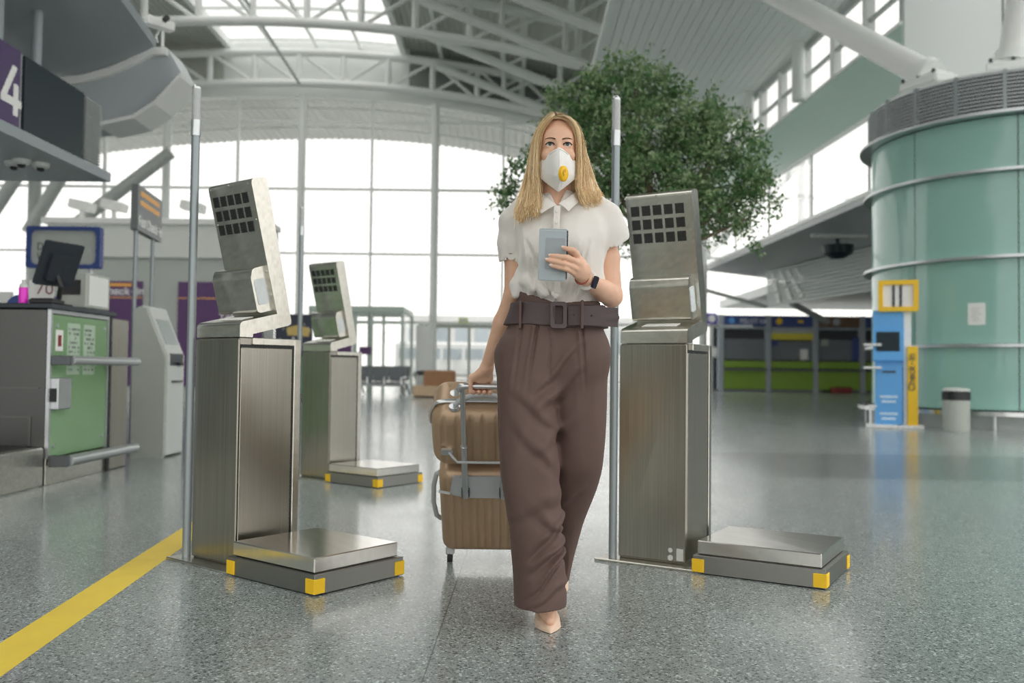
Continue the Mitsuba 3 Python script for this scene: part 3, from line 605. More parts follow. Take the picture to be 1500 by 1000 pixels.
# paper notice on the drum
na = math.atan2(15.0 - DY, 7.5 - DX) + .07
def on_drum(a, z, r=2.41): return np.array([DX + r * math.cos(a), DY + r * math.sin(a), z])
nt = thing('paper_notice', 'white paper notice stuck on the green glass drum', 'notice')
part('sheet', arcpanel(2.406, na - .055, na + .055, 1.72, 2.08, .003, 4), 'white_print', nt)
part('print', [arcpanel(2.408, na - .035, na + .03 - .01 * (i % 3), 1.78 + .035 * i, 1.79 + .035 * i, .002, 3) for i in range(7)], 'plastic_grey', nt)
# struts and their feet on top of the drum
for k, (a, b_) in enumerate((((7.35, 15.95, 6.19), (5.55, 20.45, 9.7)), ((8.45, 15.25, 6.24), (8.95, 15.25, 9.6)))):
    st = thing('steel_strut', ['thick white tubular strut rising to the left from the drum top', 'thick white tubular strut rising at the right edge from the drum top'][k], 'strut', 'white struts on the drum')
    part('tube', cyl(a, b_, .24, 24), 'white_paint', st, smooth=40)
    A_ = np.array(a); D_ = (np.array(b_) - A_); D_ /= np.linalg.norm(D_)
    part('collar', cyl(A_ - D_ * .05, A_ + D_ * .12, .30, 24), 'white_steel', st, smooth=40)
    yw = math.atan2(A_[1] - DY, A_[0] - DX) + PI / 2
    R_ = T2(*A_) @ trimesh.transformations.rotation_matrix(yw, [0, 0, 1]) @ T2(0, 0, -.13)
    part('shoe', [box(-.42, .42, -.30, .25, -.10, .06, .03), box(-.5, .5, -.22, .18, -.16, -.09, .02), box(-.36, .36, -.24, .2, .05, .11, .02)], 'white_steel', st, M=R_)
    for u in (-.34, 0, .34):
        part('bolt', cyl((u, -.27, .055), (u, -.27, .12), .03, 8), 'dark_plastic', st, M=R_)
# blue and yellow self-service machine
k = thing('info_terminal', 'blue and yellow self-service terminal with a tilted screen before the green drum', 'terminal')
e1 = np.array([.93, -.36, 0]); e1 /= np.linalg.norm(e1); e2 = np.array([-e1[1], e1[0], 0]); Mi = mat4(e1, e2, (0, 0, 1), (6.06, 15.15, 0))
def pi(name, m_, bs, par=k, **kw): return part(name, m_, bs, par, M=Mi, **kw)
pi('base', [box(-.14, .34, -.15, .35, 0, .06, .015), box(.3, .75, .0, .4, 0, .05, .01)], 'white_paint')
pi('column', [extr([(0, .06), (.20, .06), (.24, 1.15), (.22, 1.2), (.05, 1.25), (0.02, 1.2)], .42, mat4((0, 1, 0), (0, 0, 1), (1, 0, 0), (.0, 0, 0)))], 'kiosk_blue')
pi('side', box(.421, .434, .02, .235, .06, 1.2), 'kiosk_blue_dark')
hd = pi('head', extr([(-.09, 1.12), (.02, 1.10), (.20, 1.66), (.16, 1.95), (.12, 1.96), (.09, 1.68)], .47, mat4((0, 1, 0), (0, 0, 1), (1, 0, 0), (-.03, 0, 0))), 'kiosk_blue')
sl = np.array([.18, .56]); sl /= np.linalg.norm(sl)
pi('screen', extr(rrect(.36, .34, .01, .2, .33), .012, mat4((1, 0, 0), (0, sl[0], sl[1]), (0, -sl[1], sl[0]), (0, -.088, 1.12))), 'screen_dark', hd)
pi('slot', box(.12, .32, -.006, .01, .92, .95), 'dark_plastic')
pi('print', [box(.07 + (i % 2) * .03, .35 - (i % 2) * .03, -.004, .004, z, z + .04) for i, z in enumerate((.50, .42, .22, .14))], mk('print_pale', P((.55, .72, .88), .5)))
ye = pi('mast', box(.44, .56, .14, .24, .05, 2.42, .01), 'white_steel')
yp = pi('yellow_side', extr([(.24, .05), (.52, .05), (.60, 1.3), (.40, 1.32)], .03, mat4((0, .3, 0), (0, 0, 1), (1, 0, 0), (.50, .02, 0))) if False else box(.50, .66, .09, .14, .05, 1.36, .005), 'yellow')
part('lettering', text('Check-in', .10, (.615, .085, .62), (0, 0, 1), (-1, 0, 0), True, .004), 'dark_plastic', yp, M=Mi)
fr = pi('sign_frame', extr(rrect(.62, .52, .02).difference(rrect(.47, .37, .01)), .12, mat4((1, 0, 0), (0, 0, 1), (0, -1, 0), (.36, .16, 2.2))), 'yellow')
pi('sign_face', box(.12, .60, .09, .10, 2.01, 2.39), 'white_print', fr)
pi('sign_bars', [box(.27, .31, .075, .09, 2.02, 2.38), box(.38, .42, .075, .09, 2.02, 2.38)], 'dark_plastic', fr)
for z in (1.36, .98): pi('shelf', box(-.18, .10, -.10, .02, z, z + .04, .01), 'white_paint')
pi('shelf', box(-.12, .02, -.08, .02, .34, .38, .01), 'white_paint'); pi('shelf_leg', box(-.09, -.06, -.05, -.02, .05, .34), 'alu')
# litter bin
bn = thing('litter_bin', 'grey steel litter bin with a black top beside the blue terminal', 'bin')
part('body', lathe([(0, 0), (.185, 0), (.195, .02), (.2, .5), (.2, .52), (0, .52)], 28, (7.02, 14.35, 0)), 'plastic_grey', bn, smooth=30)
part('opening', lathe([(0, .52), (.17, .52), (.17, .64), (0, .64)], 28, (7.02, 14.35, 0)), 'black', bn, smooth=30)
part('lid', lathe([(0, .64), (.205, .64), (.205, .665), (.15, .69), (0, .70)], 28, (7.02, 14.35, 0)), 'plastic_light', bn, smooth=30)
part('inner_bag', lathe([(.19, .50), (.21, .50), (.205, .63), (.19, .63)], 28, (7.02, 14.35, 0)), 'black', bn, smooth=30)

# ---- counters with shutters under the mezzanine
cw = thing('counter_block', 'row of shuttered counters with lime green fronts in the background on the right', 'counter')
part('back', box(9.3, 21, 42.25, 42.6, 0, 3.55), 'dark_plastic', cw)
part('plinth', box(9.3, 21, 42.0, 42.3, 0, .12), 'counter_dark', cw)
xs = [9.66, 11.85, 14.03, 16.2, 18.4, 20.6]
for x in xs: part('post', box(x - .12, x + .12, 41.88, 42.3, 0, 3.55, .01), mk('post_steel', P((.34, .38, .42), .4)) if 'post_steel' not in scene else 'post_steel', cw)
signs = [('blue', 'PILOT UA', 'white_print'), ('blue', '', 'yellow'), ('brown', '', 'grey_panel'), ('blue', '', 'white_print'), ('blue', '', 'white_print')]
for i, (a, b_) in enumerate(zip(xs, xs[1:])):
    a, b_ = a + .12, b_ - .12
    sg = part('sign', box(a, b_, 41.95, 42.2, 3.03, 3.52, .01), signs[i][0], cw)
    if signs[i][1]: part('lettering', text(signs[i][1], .2, (a + .75, 41.945, 3.17), (1, 0, 0), (0, 0, 1), True, .01), 'white_print', sg); part('emblem', cyl((a + .38, 41.94, 3.27), (a + .38, 41.95, 3.27), .14, 16), 'kiosk_blue', sg)
    elif i == 1: part('emblem', cyl((a + .38, 41.94, 3.27), (a + .38, 41.95, 3.27), .16, 16), 'yellow', sg); part('emblem', box(a + 1.25, a + 1.5, 41.94, 41.95, 3.2, 3.34), 'yellow', sg)
    elif i == 2: part('emblem', cyl((a + .85, 41.94, 3.27), (a + .85, 41.95, 3.27), .17, 16), 'grey_panel', sg)
    part('lintel', box(a, b_, 41.97, 42.2, 2.9, 3.0), 'post_steel', cw)
    if i == 1: part('yellow_band', box(a, b_, 41.93, 42.2, 2.42, 2.72), mk('band_yellow', P((.72, .62, .06), .5)), cw); part('pale_band', box(a, b_, 41.94, 42.2, 2.72, 2.9), 'plastic_grey', cw)
    top = 2.55 if i != 1 else 2.42
    for j in range(int((top - 1.5) / .105)): part('shutter_slat', box(a, b_, 42.05, 42.15, 1.5 + j * .105, 1.5 + j * .105 + .095, .01), 'shutter', cw)
    part('counter_front', box(a, b_, 41.9, 42.2, 1.1, 1.42, .01), 'lime', cw)
    part('counter_front', box(a, b_, 41.9, 42.2, .12, .98, .01), 'lime', cw)
    part('ledge', box(a, b_, 41.6, 42.2, .98, 1.06, .01), 'counter_dark', cw)
part('notice', box(13.35, 13.7, 42.0, 42.04, 1.5, 2.0), 'white_print', cw); part('notice', box(14.3, 14.65, 42.0, 42.04, 2.15, 2.45), 'plastic_grey', cw)
part('sticker', box(12.05, 12.3, 42.0, 42.04, 2.15, 2.38), 'blue', cw); part('poster', box(15.75, 16.05, 42.0, 42.04, 1.5, 2.55), 'blue', cw)
solo('floor_mat', box(14.55, 15.4, 41.0, 41.5, 0, .26, .05), 'red_dark', 'low dark red bundle lying before the lime green counters', 'bundle')
lp = thing('lit_sign', 'small violet lit sign with a white mark beside the shuttered counters', 'sign')
part('case', box(8.72, 9.22, 40.9, 41.1, 3.05, 3.55, .02), mk('violet', P((.10, .04, .45), .4)), lp); part('mark', cyl((9.0, 40.88, 3.3), (9.0, 40.9, 3.3), .17, 18), 'white_print', lp)
part('post', cyl((9.0, 41, 0), (9.0, 41, 3.05), .10, 14), 'plastic_light', lp); part('phone', box(8.9, 9.2, 40.75, 40.9, 1.55, 2.0, .02), 'white_print', lp)
# ribbed hood hanging under the mezzanine
hd = thing('ribbed_hood', 'pale ribbed panel hanging under the mezzanine with slanting columns of white marks', 'panel')
h0, h1 = np.array([9.75, 34.6, 0]), np.array([11.6, 23.0, 0]); hu = h1 - h0; hl = np.linalg.norm(hu); hu /= hl; hn = np.array([hu[1], -hu[0], 0])
if hn[0] > 0: hn = -hn
Mh_ = mat4(hu, (0, 0, 1), np.cross(hu, (0, 0, 1)), h0)
mk('hood_grey', P((.50, .55, .535), .5))
for j in range(11): part('slat', extr(sbox(0, 3.4 + j * .125, hl, 3.4 + j * .125 + .095), .05, Mh_ @ T2(0, 0, -.03 + .004 * j)), 'hood_grey', hd)
sgn = 1 if np.dot(np.cross(hu, (0, 0, 1)), hn) > 0 else -1
rs = random.Random(3)
dots = []
for q in range(4):
    u0 = .55 + q * .62
    for j in range(13 if q < 3 else 5):
        if rs.random() < .18: continue
        u, z = u0 + (.02 + q * .012) * j * 2.2, 4.58 - j * .088 + .05 * (q == 1)
        dots.append(extr(rrect(.26 + rs.uniform(-.05, .1), .07, .03, u, z), .01, Mh_ @ T2(0, 0, .075)))
part('lettering', dots, 'white_print', hd)  # columns of plain rounded white marks
part('arm', [cyl((9.75, 34.7, 3.4), (6.2, 36.5, 4.6), .08, 10), cyl((10.2, 33, 3.4), (12.5, 36, 2.95), .12, 10)], 'grey_steel', hd)
lf = thing('ceiling_light', 'long white light fitting under the mezzanine', 'lamp')
part('case', box(8.35, 9.95, 25.3, 25.42, 4.70, 4.80, .02), 'white_paint', lf)
dm = thing('ceiling_speaker', 'black half-round speaker on the ribbed panel under the mezzanine', 'speaker')
part('case', lathe([(0, 4.2), (.2, 4.22), (.42, 4.36), (.45, 4.6), (0, 4.6)], 20, (9.4, 26.2, 0)), 'screen_dark', dm, smooth=40); part('mount', cyl((9.4, 26.2, 4.6), (9.4, 26.2, 4.8), .05, 10), 'screen_dark', dm)
struct('trim_3', box(10.5, 21.8, 36, 46, 4.12, 4.5), 'light_panel')
# ---- far middle: vestibule, doors, seats, bins
vs_ = thing('entrance_vestibule', 'glass entrance vestibule with pale green frames at the glazed wall', 'vestibule')
mk('frame_green', P((.46, .55, .50), .4))
for x in (-6.9, -5.9, -5.35, -4.8, -3.75):
    for y in (31.0, 33.9): part('frame_post', box(x - .05, x + .05, y - .05, y + .05, 0, 2.95), 'frame_green', vs_)
part('header', [box(-6.95, -3.7, 30.9, 34.0, 2.8, 3.0, .01)], 'frame_green', vs_); part('rail', box(-6.95, -3.7, 30.95, 31.05, 2.4, 2.5), 'frame_green', vs_)
for a, b_ in ((-6.85, -5.95), (-5.85, -5.4), (-5.3, -4.85), (-4.75, -3.8)):
    part('pane', tm([(a, 31, .05), (b_, 31, .05), (b_, 31, 2.4), (a, 31, 2.4)], [(0, 1, 2), (0, 2, 3)]), 'pane', vs_)
part('side_pane', tm([(-3.75, 31, .05), (-3.75, 33.9, .05), (-3.75, 33.9, 2.8), (-3.75, 31, 2.8)], [(0, 1, 2), (0, 2, 3)]), 'pane', vs_)
part('banner', [box(-6.3, -5.45, 30.9, 30.93, 1.35, 1.75), box(-5.2, -4.8, 30.9, 30.93, 1.35, 1.62)], 'purple', vs_)
part('pillar', box(-3.55, -2.98, 33.6, 34.0, 0, 2.5), 'white_paint', vs_)
d1 = struct('door_1', [box(-3.5, -.7, 33.85, 33.95, 2.42, 2.56)][0], 'plastic_grey')
for x in (-2.9, -2.35, -1.6, -.76): part('door_frame', box(x - .05, x + .05, 33.85, 33.95, 0, 2.45), 'plastic_grey', d1)
for a, b_ in ((-2.85, -2.4), (-2.3, -1.65), (-1.55, -.8)): part('pane', tm([(a, 33.9, .02), (b_, 33.9, .02), (b_, 33.9, 2.42), (a, 33.9, 2.42)], [(0, 1, 2), (0, 2, 3)]), 'pane', d1)
ex = thing('exit_sign', 'small pale yellow-green sign above the far doors', 'sign'); part('case', box(-2.0, -1.65, 33.7, 33.8, 2.6, 2.8, .01), mk('exit_green', P((.62, .70, .35), .5)), ex); part('mark', box(-1.93, -1.72, 33.69, 33.7, 2.66, 2.74), 'white_print', ex); part('rod', cyl((-1.82, 33.8, 2.56), (-1.82, 33.8, 2.62), .02, 6), 'alu', ex)
for k, (bx, by) in enumerate(((-5.25, 29.2), (-2.95, 30.1))):
    bn = thing('waste_bin', ['pale cylindrical bin left of the far waiting seats', 'pale cylindrical bin right of the far waiting seats'][k], 'bin')
    part('body', lathe([(0, 0), (.2, 0), (.2, .68), (0, .68)], 20, (bx, by, 0)), 'plastic_light', bn, smooth=40); part('lid', lathe([(0, .68), (.21, .68), (.21, .82), (0, .84)], 20, (bx, by, 0)), 'dark_plastic', bn, smooth=40)
mk('bench_grey', P((.13, .145, .155), .4))
for q, (bx, by, ang) in enumerate(((-4.2, 29.9, -.25), (-4.15, 28.3, -.25))):
    bs = thing('waiting_bench', ['grey perforated waiting bench beyond the suitcases, the farther of two', 'grey perforated waiting bench beyond the suitcases, the nearer of two'][q], 'bench')
    Mb = T2(bx, by, 0) @ trimesh.transformations.rotation_matrix(ang, [0, 0, 1])
    for i in range(3):
        x = (i - 1) * .56
        st = part('seat', extr(rrect(.5, .46, .06), .03, T2(x, 0, .42)), 'bench_grey', bs, M=Mb)
        part('backrest', extr(rrect(.5, .50, .06), .03, T2(x, .24, .72) @ trimesh.transformations.rotation_matrix(1.25, [1, 0, 0])), 'bench_grey', st, M=Mb)
    part('beam', bar((-.85, 0, .36), (.85, 0, .36), .08, .06), 'alu', bs, M=Mb)
    for x in (-.8, .8): part('leg', [bar((x, 0, .36), (x, -.24, .03), .05, .03), bar((x, 0, .36), (x, .24, .03), .05, .03)], 'alu', bs, M=Mb)
    for i in range(4): part('armrest', sweep([(-.84 + i * .56, -.2, .40), (-.84 + i * .56, -.2, .60), (-.84 + i * .56, .2, .62)], .02, 8), 'chrome', bs, M=Mb)
ob = thing('tan_ottoman', 'tan upholstered seat with a brown back rest near the far doors', 'seat')
part('seat', extr(rrect(1.6, .9, .4), .3, T2(-2.3, 28.4, .06)), mk('tan', P((.62, .45, .30), .7)), ob, smooth=40); part('backrest', box(-2.75, -1.75, 28.3, 28.6, .3, .85, .06), mk('tan_dark', P((.36, .19, .10), .7)), ob); part('plinth', extr(rrect(1.7, .7, .3), .06, T2(-2.2, 28.4, 0)), 'brown', ob)
# outside: pale terminal block, a bus and kerb far beyond the doors
ob_ = thing('terminal_block', 'pale building with rows of windows outside beyond the glass doors', 'building')
part('wall', box(-8, 14, 70, 78, 0, 5.0), mk('far_pale', P((.62, .63, .62), .6)), ob_)
for x in np.arange(-7.4, 13, 1.5): part('window', box(x, x + 1.1, 69.93, 70.0, 2.2, 4.0, .02), mk('far_window', P((.36, .42, .46), .3)) if 'far_window' not in scene else 'far_window', ob_)
bu = thing('bus', 'white bus standing outside beyond the glass doors', 'bus')
part('body', box(-7.5, 3.5, 58, 60.4, .4, 2.6, .15), 'white_paint', bu)
for x in np.arange(-7.2, 3, 1.4): part('window', box(x, x + 1.2, 57.97, 58.02, 1.5, 2.2, .01), 'far_window', bu)
for x in (-5.8, 1.8): part('wheel', cyl((x, 57.98, .45), (x, 58.3, .45), .45, 18), 'rubber', bu)

# ---- the indoor tree
tr = thing('indoor_tree', 'bushy green indoor tree standing behind the right baggage scale', 'tree')
rs = np.random.RandomState(11)
TX, TY = 1.42, 9.0
blobs = [(1.15, 9.0, 3.45, .55, .50), (1.35, 9.0, 3.05, .80, .52), (.75, 9.0, 2.95, .55, .5), (1.95, 8.9, 2.95, .55, .42), (1.6, 9.1, 3.4, .45, .42), (.35, 9.05, 2.75, .42, .34), (2.2, 9.0, 2.62, .36, .30), (1.25, 8.8, 2.55, .75, .36), (1.85, 9.0, 2.5, .45, .30), (.9, 9.1, 3.68, .30, .24), (1.2, 9.0, 3.76, .28, .20), (2.05, 9.0, 3.2, .28, .26), (.62, 9, 3.35, .32, .36), (.12, 9.05, 2.6, .24, .22), (2.38, 9, 2.45, .2, .26)]
sp = []
for (x, y, z, r, rz) in blobs:
    n = int(520 * r * rz)
    for _ in range(n):
        d = rs.normal(size=3); d /= np.linalg.norm(d); q = rs.uniform(.45, 1.0) ** .5
        sp.append((np.array([x, y, z]) + d * np.array([r, r * .9, rz]) * q, d))
V, Fc = [], []
for c0, d in sp:
    g = d + rs.normal(0, .5, 3) + np.array([0, 0, .15]); g /= np.linalg.norm(g); Ls = rs.uniform(.10, .20)
    for j in range(rs.randint(20, 30)):
        p = c0 + g * Ls * rs.uniform(0, 1) + rs.normal(0, .032, 3)
        l = g * .4 + rs.normal(0, .6, 3) + np.array([0, 0, -.1]); l /= np.linalg.norm(l)
        s = np.cross(l, rs.normal(size=3)); s /= np.linalg.norm(s); nn_ = np.cross(l, s)
        le, wi = rs.uniform(.040, .062), rs.uniform(.011, .016)
        b0 = len(V)
        V += [p, p + l * le * .45 + s * wi + nn_ * .004, p + l * le, p + l * le * .45 - s * wi + nn_ * .004, p + l * le * .5]
        Fc += [(b0, b0 + 1, b0 + 4), (b0 + 1, b0 + 2, b0 + 4), (b0 + 2, b0 + 3, b0 + 4), (b0 + 3, b0, b0 + 4)]
scene['leaf'] = {'type': 'principledthin', 'base_color': cl(lambda p, n, uv: mix((.075, .17, .065), (.34, .44, .25), smoothstep(.3, .8, cell_rand(p.x * 17, p.y * 17, p.z * 17) * .5 + .5 * fbm(p.x * 3, p.y * 3, p.z * 3)))), 'roughness': .32, 'diff_trans': .55, 'spec_trans': 0.0}
part('foliage', tm(V, Fc), 'leaf', tr, kind='stuff')
mk('bark', P(cl(lambda p, n, uv: mix((.12, .085, .06), (.22, .17, .13), fbm(p.x * 20, p.y * 20, p.z * 5))), .8))
part('trunk', sweep([(TX, TY, .45), (TX + .02, TY, 1.2), (TX - .03, TY, 1.9), (TX, TY, 2.5)], [.07, .06, .055, .045], 12), 'bark', tr, smooth=40)
for (x, y, z, r, rz) in blobs: part('branch', sweep([(TX, TY, 2.1), ((TX + x) / 2, (TY + y) / 2 - .05, (2.2 + z) / 2 - .1), (x, y, z)], [.035, .022, .008], 8), 'bark', tr, smooth=40)
pt_ = part('planter', lathe([(0, 0), (.24, 0), (.30, .03), (.34, .5), (.31, .5), (.28, .42), (0, .42)], 32, (TX, TY, 0)), 'white_paint', tr, smooth=30)
part('soil', lathe([(0, .46), (.30, .44)], 24, (TX, TY, 0)), 'bark', pt_)
# ---------------------------------------------------------------- implicit shapes and their meshing
def nets(f, lo, hi, h, B=10, slack=1.35):
    """The zero surface of f(points) inside a box as a smooth quad mesh; only blocks near the surface are evaluated."""
    lo, hi = np.asarray(lo, float), np.asarray(hi, float)
    nb = np.ceil((hi - lo) / (h * B)).astype(int)
    bi = np.stack(np.meshgrid(*[np.arange(n) for n in nb], indexing='ij'), -1).reshape(-1, 3)
    bi = bi[np.lexsort((bi[:, 0] // 3, bi[:, 1] // 3, bi[:, 2] // 3))]
    fc = np.concatenate([f(lo + (q + .5) * B * h) for q in np.array_split(bi, max(1, len(bi) // 600))])
    bi = bi[np.abs(fc) < .9 * B * h * slack]
    bi = bi[np.lexsort((bi[:, 0], bi[:, 1], bi[:, 0] // 3, bi[:, 1] // 3, bi[:, 2] // 3))]
    g = np.arange(B + 1); loc = np.stack(np.meshgrid(g, g, g, indexing='ij'), -1).reshape(-1, 3)
    gi = bi[:, None] * B + loc[None]
    val = np.empty(gi.shape[:2])
    for s in range(0, len(bi), 36):
        p = lo + gi[s:s + 36] * h
        val[s:s + 36] = f(p.reshape(-1, 3)).reshape(p.shape[:2])
    n = nb * B + 2
    key = lambda q: (q[..., 0] * n[1] + q[..., 1]) * n[2] + q[..., 2]
    V = val.reshape(-1, B + 1, B + 1, B + 1); S = V < 0
    cnt = sum(S[:, a:B + a, b:B + b, c:B + c].astype(int) for a in (0, 1) for b in (0, 1) for c in (0, 1))
    act = np.argwhere((cnt > 0) & (cnt < 8)); blk, ijk = act[:, 0], act[:, 1:]
    acc, num = np.zeros((len(act), 3)), np.zeros(len(act))
    for ax in range(3):
        o = [d for d in range(3) if d != ax]
        for a in (0, 1):
            for b in (0, 1):
                c0 = ijk.copy(); c0[:, o[0]] += a; c0[:, o[1]] += b; c1 = c0.copy(); c1[:, ax] += 1
                v0, v1 = V[blk, c0[:, 0], c0[:, 1], c0[:, 2]], V[blk, c1[:, 0], c1[:, 1], c1[:, 2]]
                m = (v0 < 0) != (v1 < 0); t = np.where(m, v0 / np.where(m, v0 - v1, 1), 0)
                q = c0.astype(float); q[:, ax] += t
                acc[m] += q[m]; num[m] += 1
    vert = lo + (bi[blk] * B + acc / num[:, None]) * h
    kk = key(bi[blk] * B + ijk); order = np.argsort(kk); ks = kk[order]; faces = []
    for ax in range(3):
        sl0 = [slice(0, B)] * 3; sl1 = list(sl0); sl1[ax] = slice(1, B + 1)
        a, b = S[(slice(None), *sl0)], S[(slice(None), *sl1)]
        e = np.argwhere(a != b); flip = a[tuple(e.T)]
        base = bi[e[:, 0]] * B + e[:, 1:]
        o1, o2 = (ax + 1) % 3, (ax + 2) % 3
        qs = []
        for d1, d2 in ((0, 0), (1, 0), (1, 1), (0, 1)):
            q = base.copy(); q[:, o1] -= d1; q[:, o2] -= d2
            k = key(q); i = np.clip(np.searchsorted(ks, k), 0, len(ks) - 1)
            qs.append(np.where(ks[i] == k, order[i], -1))
        Q = np.stack(qs, 1); ok = (Q >= 0).all(1); Q, fl = Q[ok], flip[ok]
        Q = np.where(fl[:, None], Q, Q[:, ::-1])
        faces += [Q[:, [0, 1, 2]], Q[:, [0, 2, 3]]]
    return trimesh.Trimesh(vert, np.vstack(faces), process=False)

def capsule(p, a, b, ra, rb):
    a, b = np.asarray(a, float), np.asarray(b, float); ba = b - a
    t = np.clip(((p - a) @ ba) / (ba @ ba), 0, 1)
    return np.linalg.norm(p - a - t[:, None] * ba, axis=1) - (ra + (rb - ra) * t)
def ellip(p, c, r, R=None):
    q = p - np.asarray(c, float)
    if R is not None: q = q @ R
    r = np.asarray(r, float)
    k0 = np.linalg.norm(q / r, axis=1); k1 = np.linalg.norm(q / r ** 2, axis=1)
    return np.where(k1 > 1e-9, k0 * (k0 - 1) / np.maximum(k1, 1e-9), -r.min())
def smin(a, b, k):
    h = np.clip(.5 + .5 * (b - a) / k, 0, 1)
    return b + (a - b) * h - k * h * (1 - h)
def smax(a, b, k): return -smin(-a, -b, k)
def Rz(a): return trimesh.transformations.rotation_matrix(a, [0, 0, 1])[:3, :3]

class Blend:
    """A smooth union of capsules and ellipsoids, each only evaluated near itself."""
    def __init__(s): s.L = []
    def cap(s, a, b, ra, rb=None, k=.012):
        a, b = np.asarray(a, float), np.asarray(b, float); rb = ra if rb is None else rb
        s.L.append((np.minimum(a, b) - max(ra, rb), np.maximum(a, b) + max(ra, rb), lambda p: capsule(p, a, b, ra, rb), k))
    def chain(s, pts, rad, k=.012):
        for (a, b, ra, rb) in zip(pts, pts[1:], rad, rad[1:]): s.cap(a, b, ra, rb, k)
    def ell(s, c, r, R=None, k=.012):
        c = np.asarray(c, float); m = max(r)
        s.L.append((c - m, c + m, lambda p: ellip(p, c, r, R), k))
    def __call__(s, p):
        d = np.full(len(p), .25)
        p0, p1 = p.min(0), p.max(0)
        for lo, hi, fn, k in s.L:
            if max((lo - p1).max(), (p0 - hi).max()) > .09: continue
            far = np.maximum(np.maximum(lo - p, p - hi), 0).max(1)
            m = far < np.minimum(d, .09) + k
            if m.any(): d[m] = smin(d[m], fn(p[m]), k)
        return d

def section_sdf(tab, n=2.3):
    """Distance-like function of a body whose elliptic sections (z, cx, cy, a, b) change with height."""
    t = np.array(sorted(tab)); z = t[:, 0]
    from scipy.interpolate import PchipInterpolator
    I = PchipInterpolator(z, t[:, 1:])
    def f(p):
        cx, cy, a, b = I(np.clip(p[:, 2], z[0], z[-1])).T
        q = (np.abs((p[:, 0] - cx) / a) ** n + np.abs((p[:, 1] - cy) / b) ** n) ** (1 / n)
        return np.maximum((q - 1) * np.minimum(a, b), np.maximum(p[:, 2] - z[-1], z[0] - p[:, 2]))
    return f
def nz(p, sx, sy, sz, seed, oct_=3): return meshkit.fbm(p * np.array([sx, sy, sz]), oct_, seed) - .5
def bump(x, c, w): return np.exp(-((x - c) / w) ** 2)

# ---------------------------------------------------------------- the woman
mk('skin', P(cl(lambda p, n, uv: mix((.70, .42, .285), (.76, .475, .34), fbm(p.x * 40, p.y * 40, p.z * 40))), .42, specular=.4))
mk('nail', P((.78, .60, .52), .25))
mk('blouse', P((.70, .675, .635), .8, sheen=.2))
mk('trouser', P((.106, .063, .053), .68, sheen=.3))
mk('belt_cloth', P((.072, .050, .052), .6))
mk('shoe_nude', P((.76, .56, .42), .38))
mk('mask_white', P((.80, .79, .765), .85))
mk('valve_yellow', P((.85, .50, .01), .4))
wm = thing('person', 'blonde woman in white face mask, white blouse and wide brown trousers, pulling the bronze cases', 'person')

HX, HY = 0.1583, 3.29                      # head axis
EZ = 1.7012                                # eye line
# --- skin: one continuous body
sk_ = Blend()
sk_.ell((HX, HY + .012, EZ + .028), (.072, .093, .092), k=.02)            # cranium
sk_.ell((HX, HY - .028, EZ - .045), (.060, .062, .085), k=.03)            # face
sk_.ell((HX, HY - .045, EZ - .110), (.030, .036, .026), k=.03)            # chin
sk_.ell((HX, HY - .066, EZ + .030), (.050, .020, .036), k=.02)            # forehead
for s in (-1, 1):
    sk_.cap((HX + s * .010, HY - .088, EZ + .016), (HX + s * .040, HY - .074, EZ + .015), .006, .006, k=.012)   # brow ridge
    sk_.ell((HX + s * .036, HY - .068, EZ - .034), (.022, .018, .018), k=.02)       # cheek
    sk_.ell((HX + s * .0312, HY - .0735, EZ), (.0190, .0165, .0145), k=.006)        # eyelid
sk_.chain([(HX, HY - .085, EZ + .008), (HX, HY - .098, EZ - .018), (HX, HY - .108, EZ - .040)], [.008, .0085, .012], k=.012)
NB = np.array([HX - .004, HY + .03, EZ - .20])
sk_.chain([(HX, HY + .02, EZ - .07), (HX - .002, HY + .022, EZ - .15), (HX - .004, HY + .03, EZ - .23)], [.052, .048, .058], k=.02)
# torso, pelvis and legs under the clothes
sk_.chain([(HX - .15, 3.345, 1.425), (HX + .135, 3.345, 1.425)], [.036, .036], k=.05)
sk_.ell((HX - .012, 3.33, 1.33), (.115, .075, .14), k=.04)
sk_.ell((HX - .005, 3.32, 1.06), (.10, .07, .16), k=.04)
sk_.chain([(HX - .075, 3.31, .95), (HX - .06, 3.22, .52), (HX - .035, 3.24, .13)], [.06, .045, .034], k=.03)
sk_.chain([(HX + .075, 3.33, .95), (HX + .065, 3.34, .52), (HX + .03, 3.62, .20)], [.06, .045, .034], k=.03)
sk_.chain([(HX - .035, 3.25, .12), (HX - .022, 3.20, .055), (HX - .015, 3.16, .035)], [.032, .026, .016], k=.02)
sk_.chain([(HX + .03, 3.62, .20), (HX + .03, 3.60, .10), (HX + .03, 3.58, .04)], [.032, .024, .014], k=.02)
# her right arm, reaching back to the case handle (viewer's left)
SH_R, EL_R, WR_R = np.array((0.0048, 3.3600, 1.4658)), np.array((0.0031, 3.4000, 1.1791)), np.array((-0.0975, 3.5450, 0.9122))
GR = np.array((-0.1164, 3.5850, 0.8314))                     # middle of the fist on the grip
sk_.chain([SH_R, SH_R * .5 + EL_R * .5, EL_R, EL_R * .62 + WR_R * .38, WR_R], [.034, .036, .034, .036, .023], k=.015)
# her left arm, bent in front of the chest (viewer's right)
SH_L, EL_L, WR_L = np.array((0.3347, 3.3600, 1.4850)), np.array((0.3649, 3.3350, 1.1729)), np.array((0.2480, 3.1050, 1.2140))
sk_.chain([SH_L, SH_L * .45 + EL_L * .55, EL_L, EL_L * .68 + WR_L * .32, WR_L], [.036, .042, .038, .0375, .023], k=.015)

def finger(B, pts, r0, r1, k=.004):
    B.chain(pts, np.linspace(r0, r1, len(pts)), k)
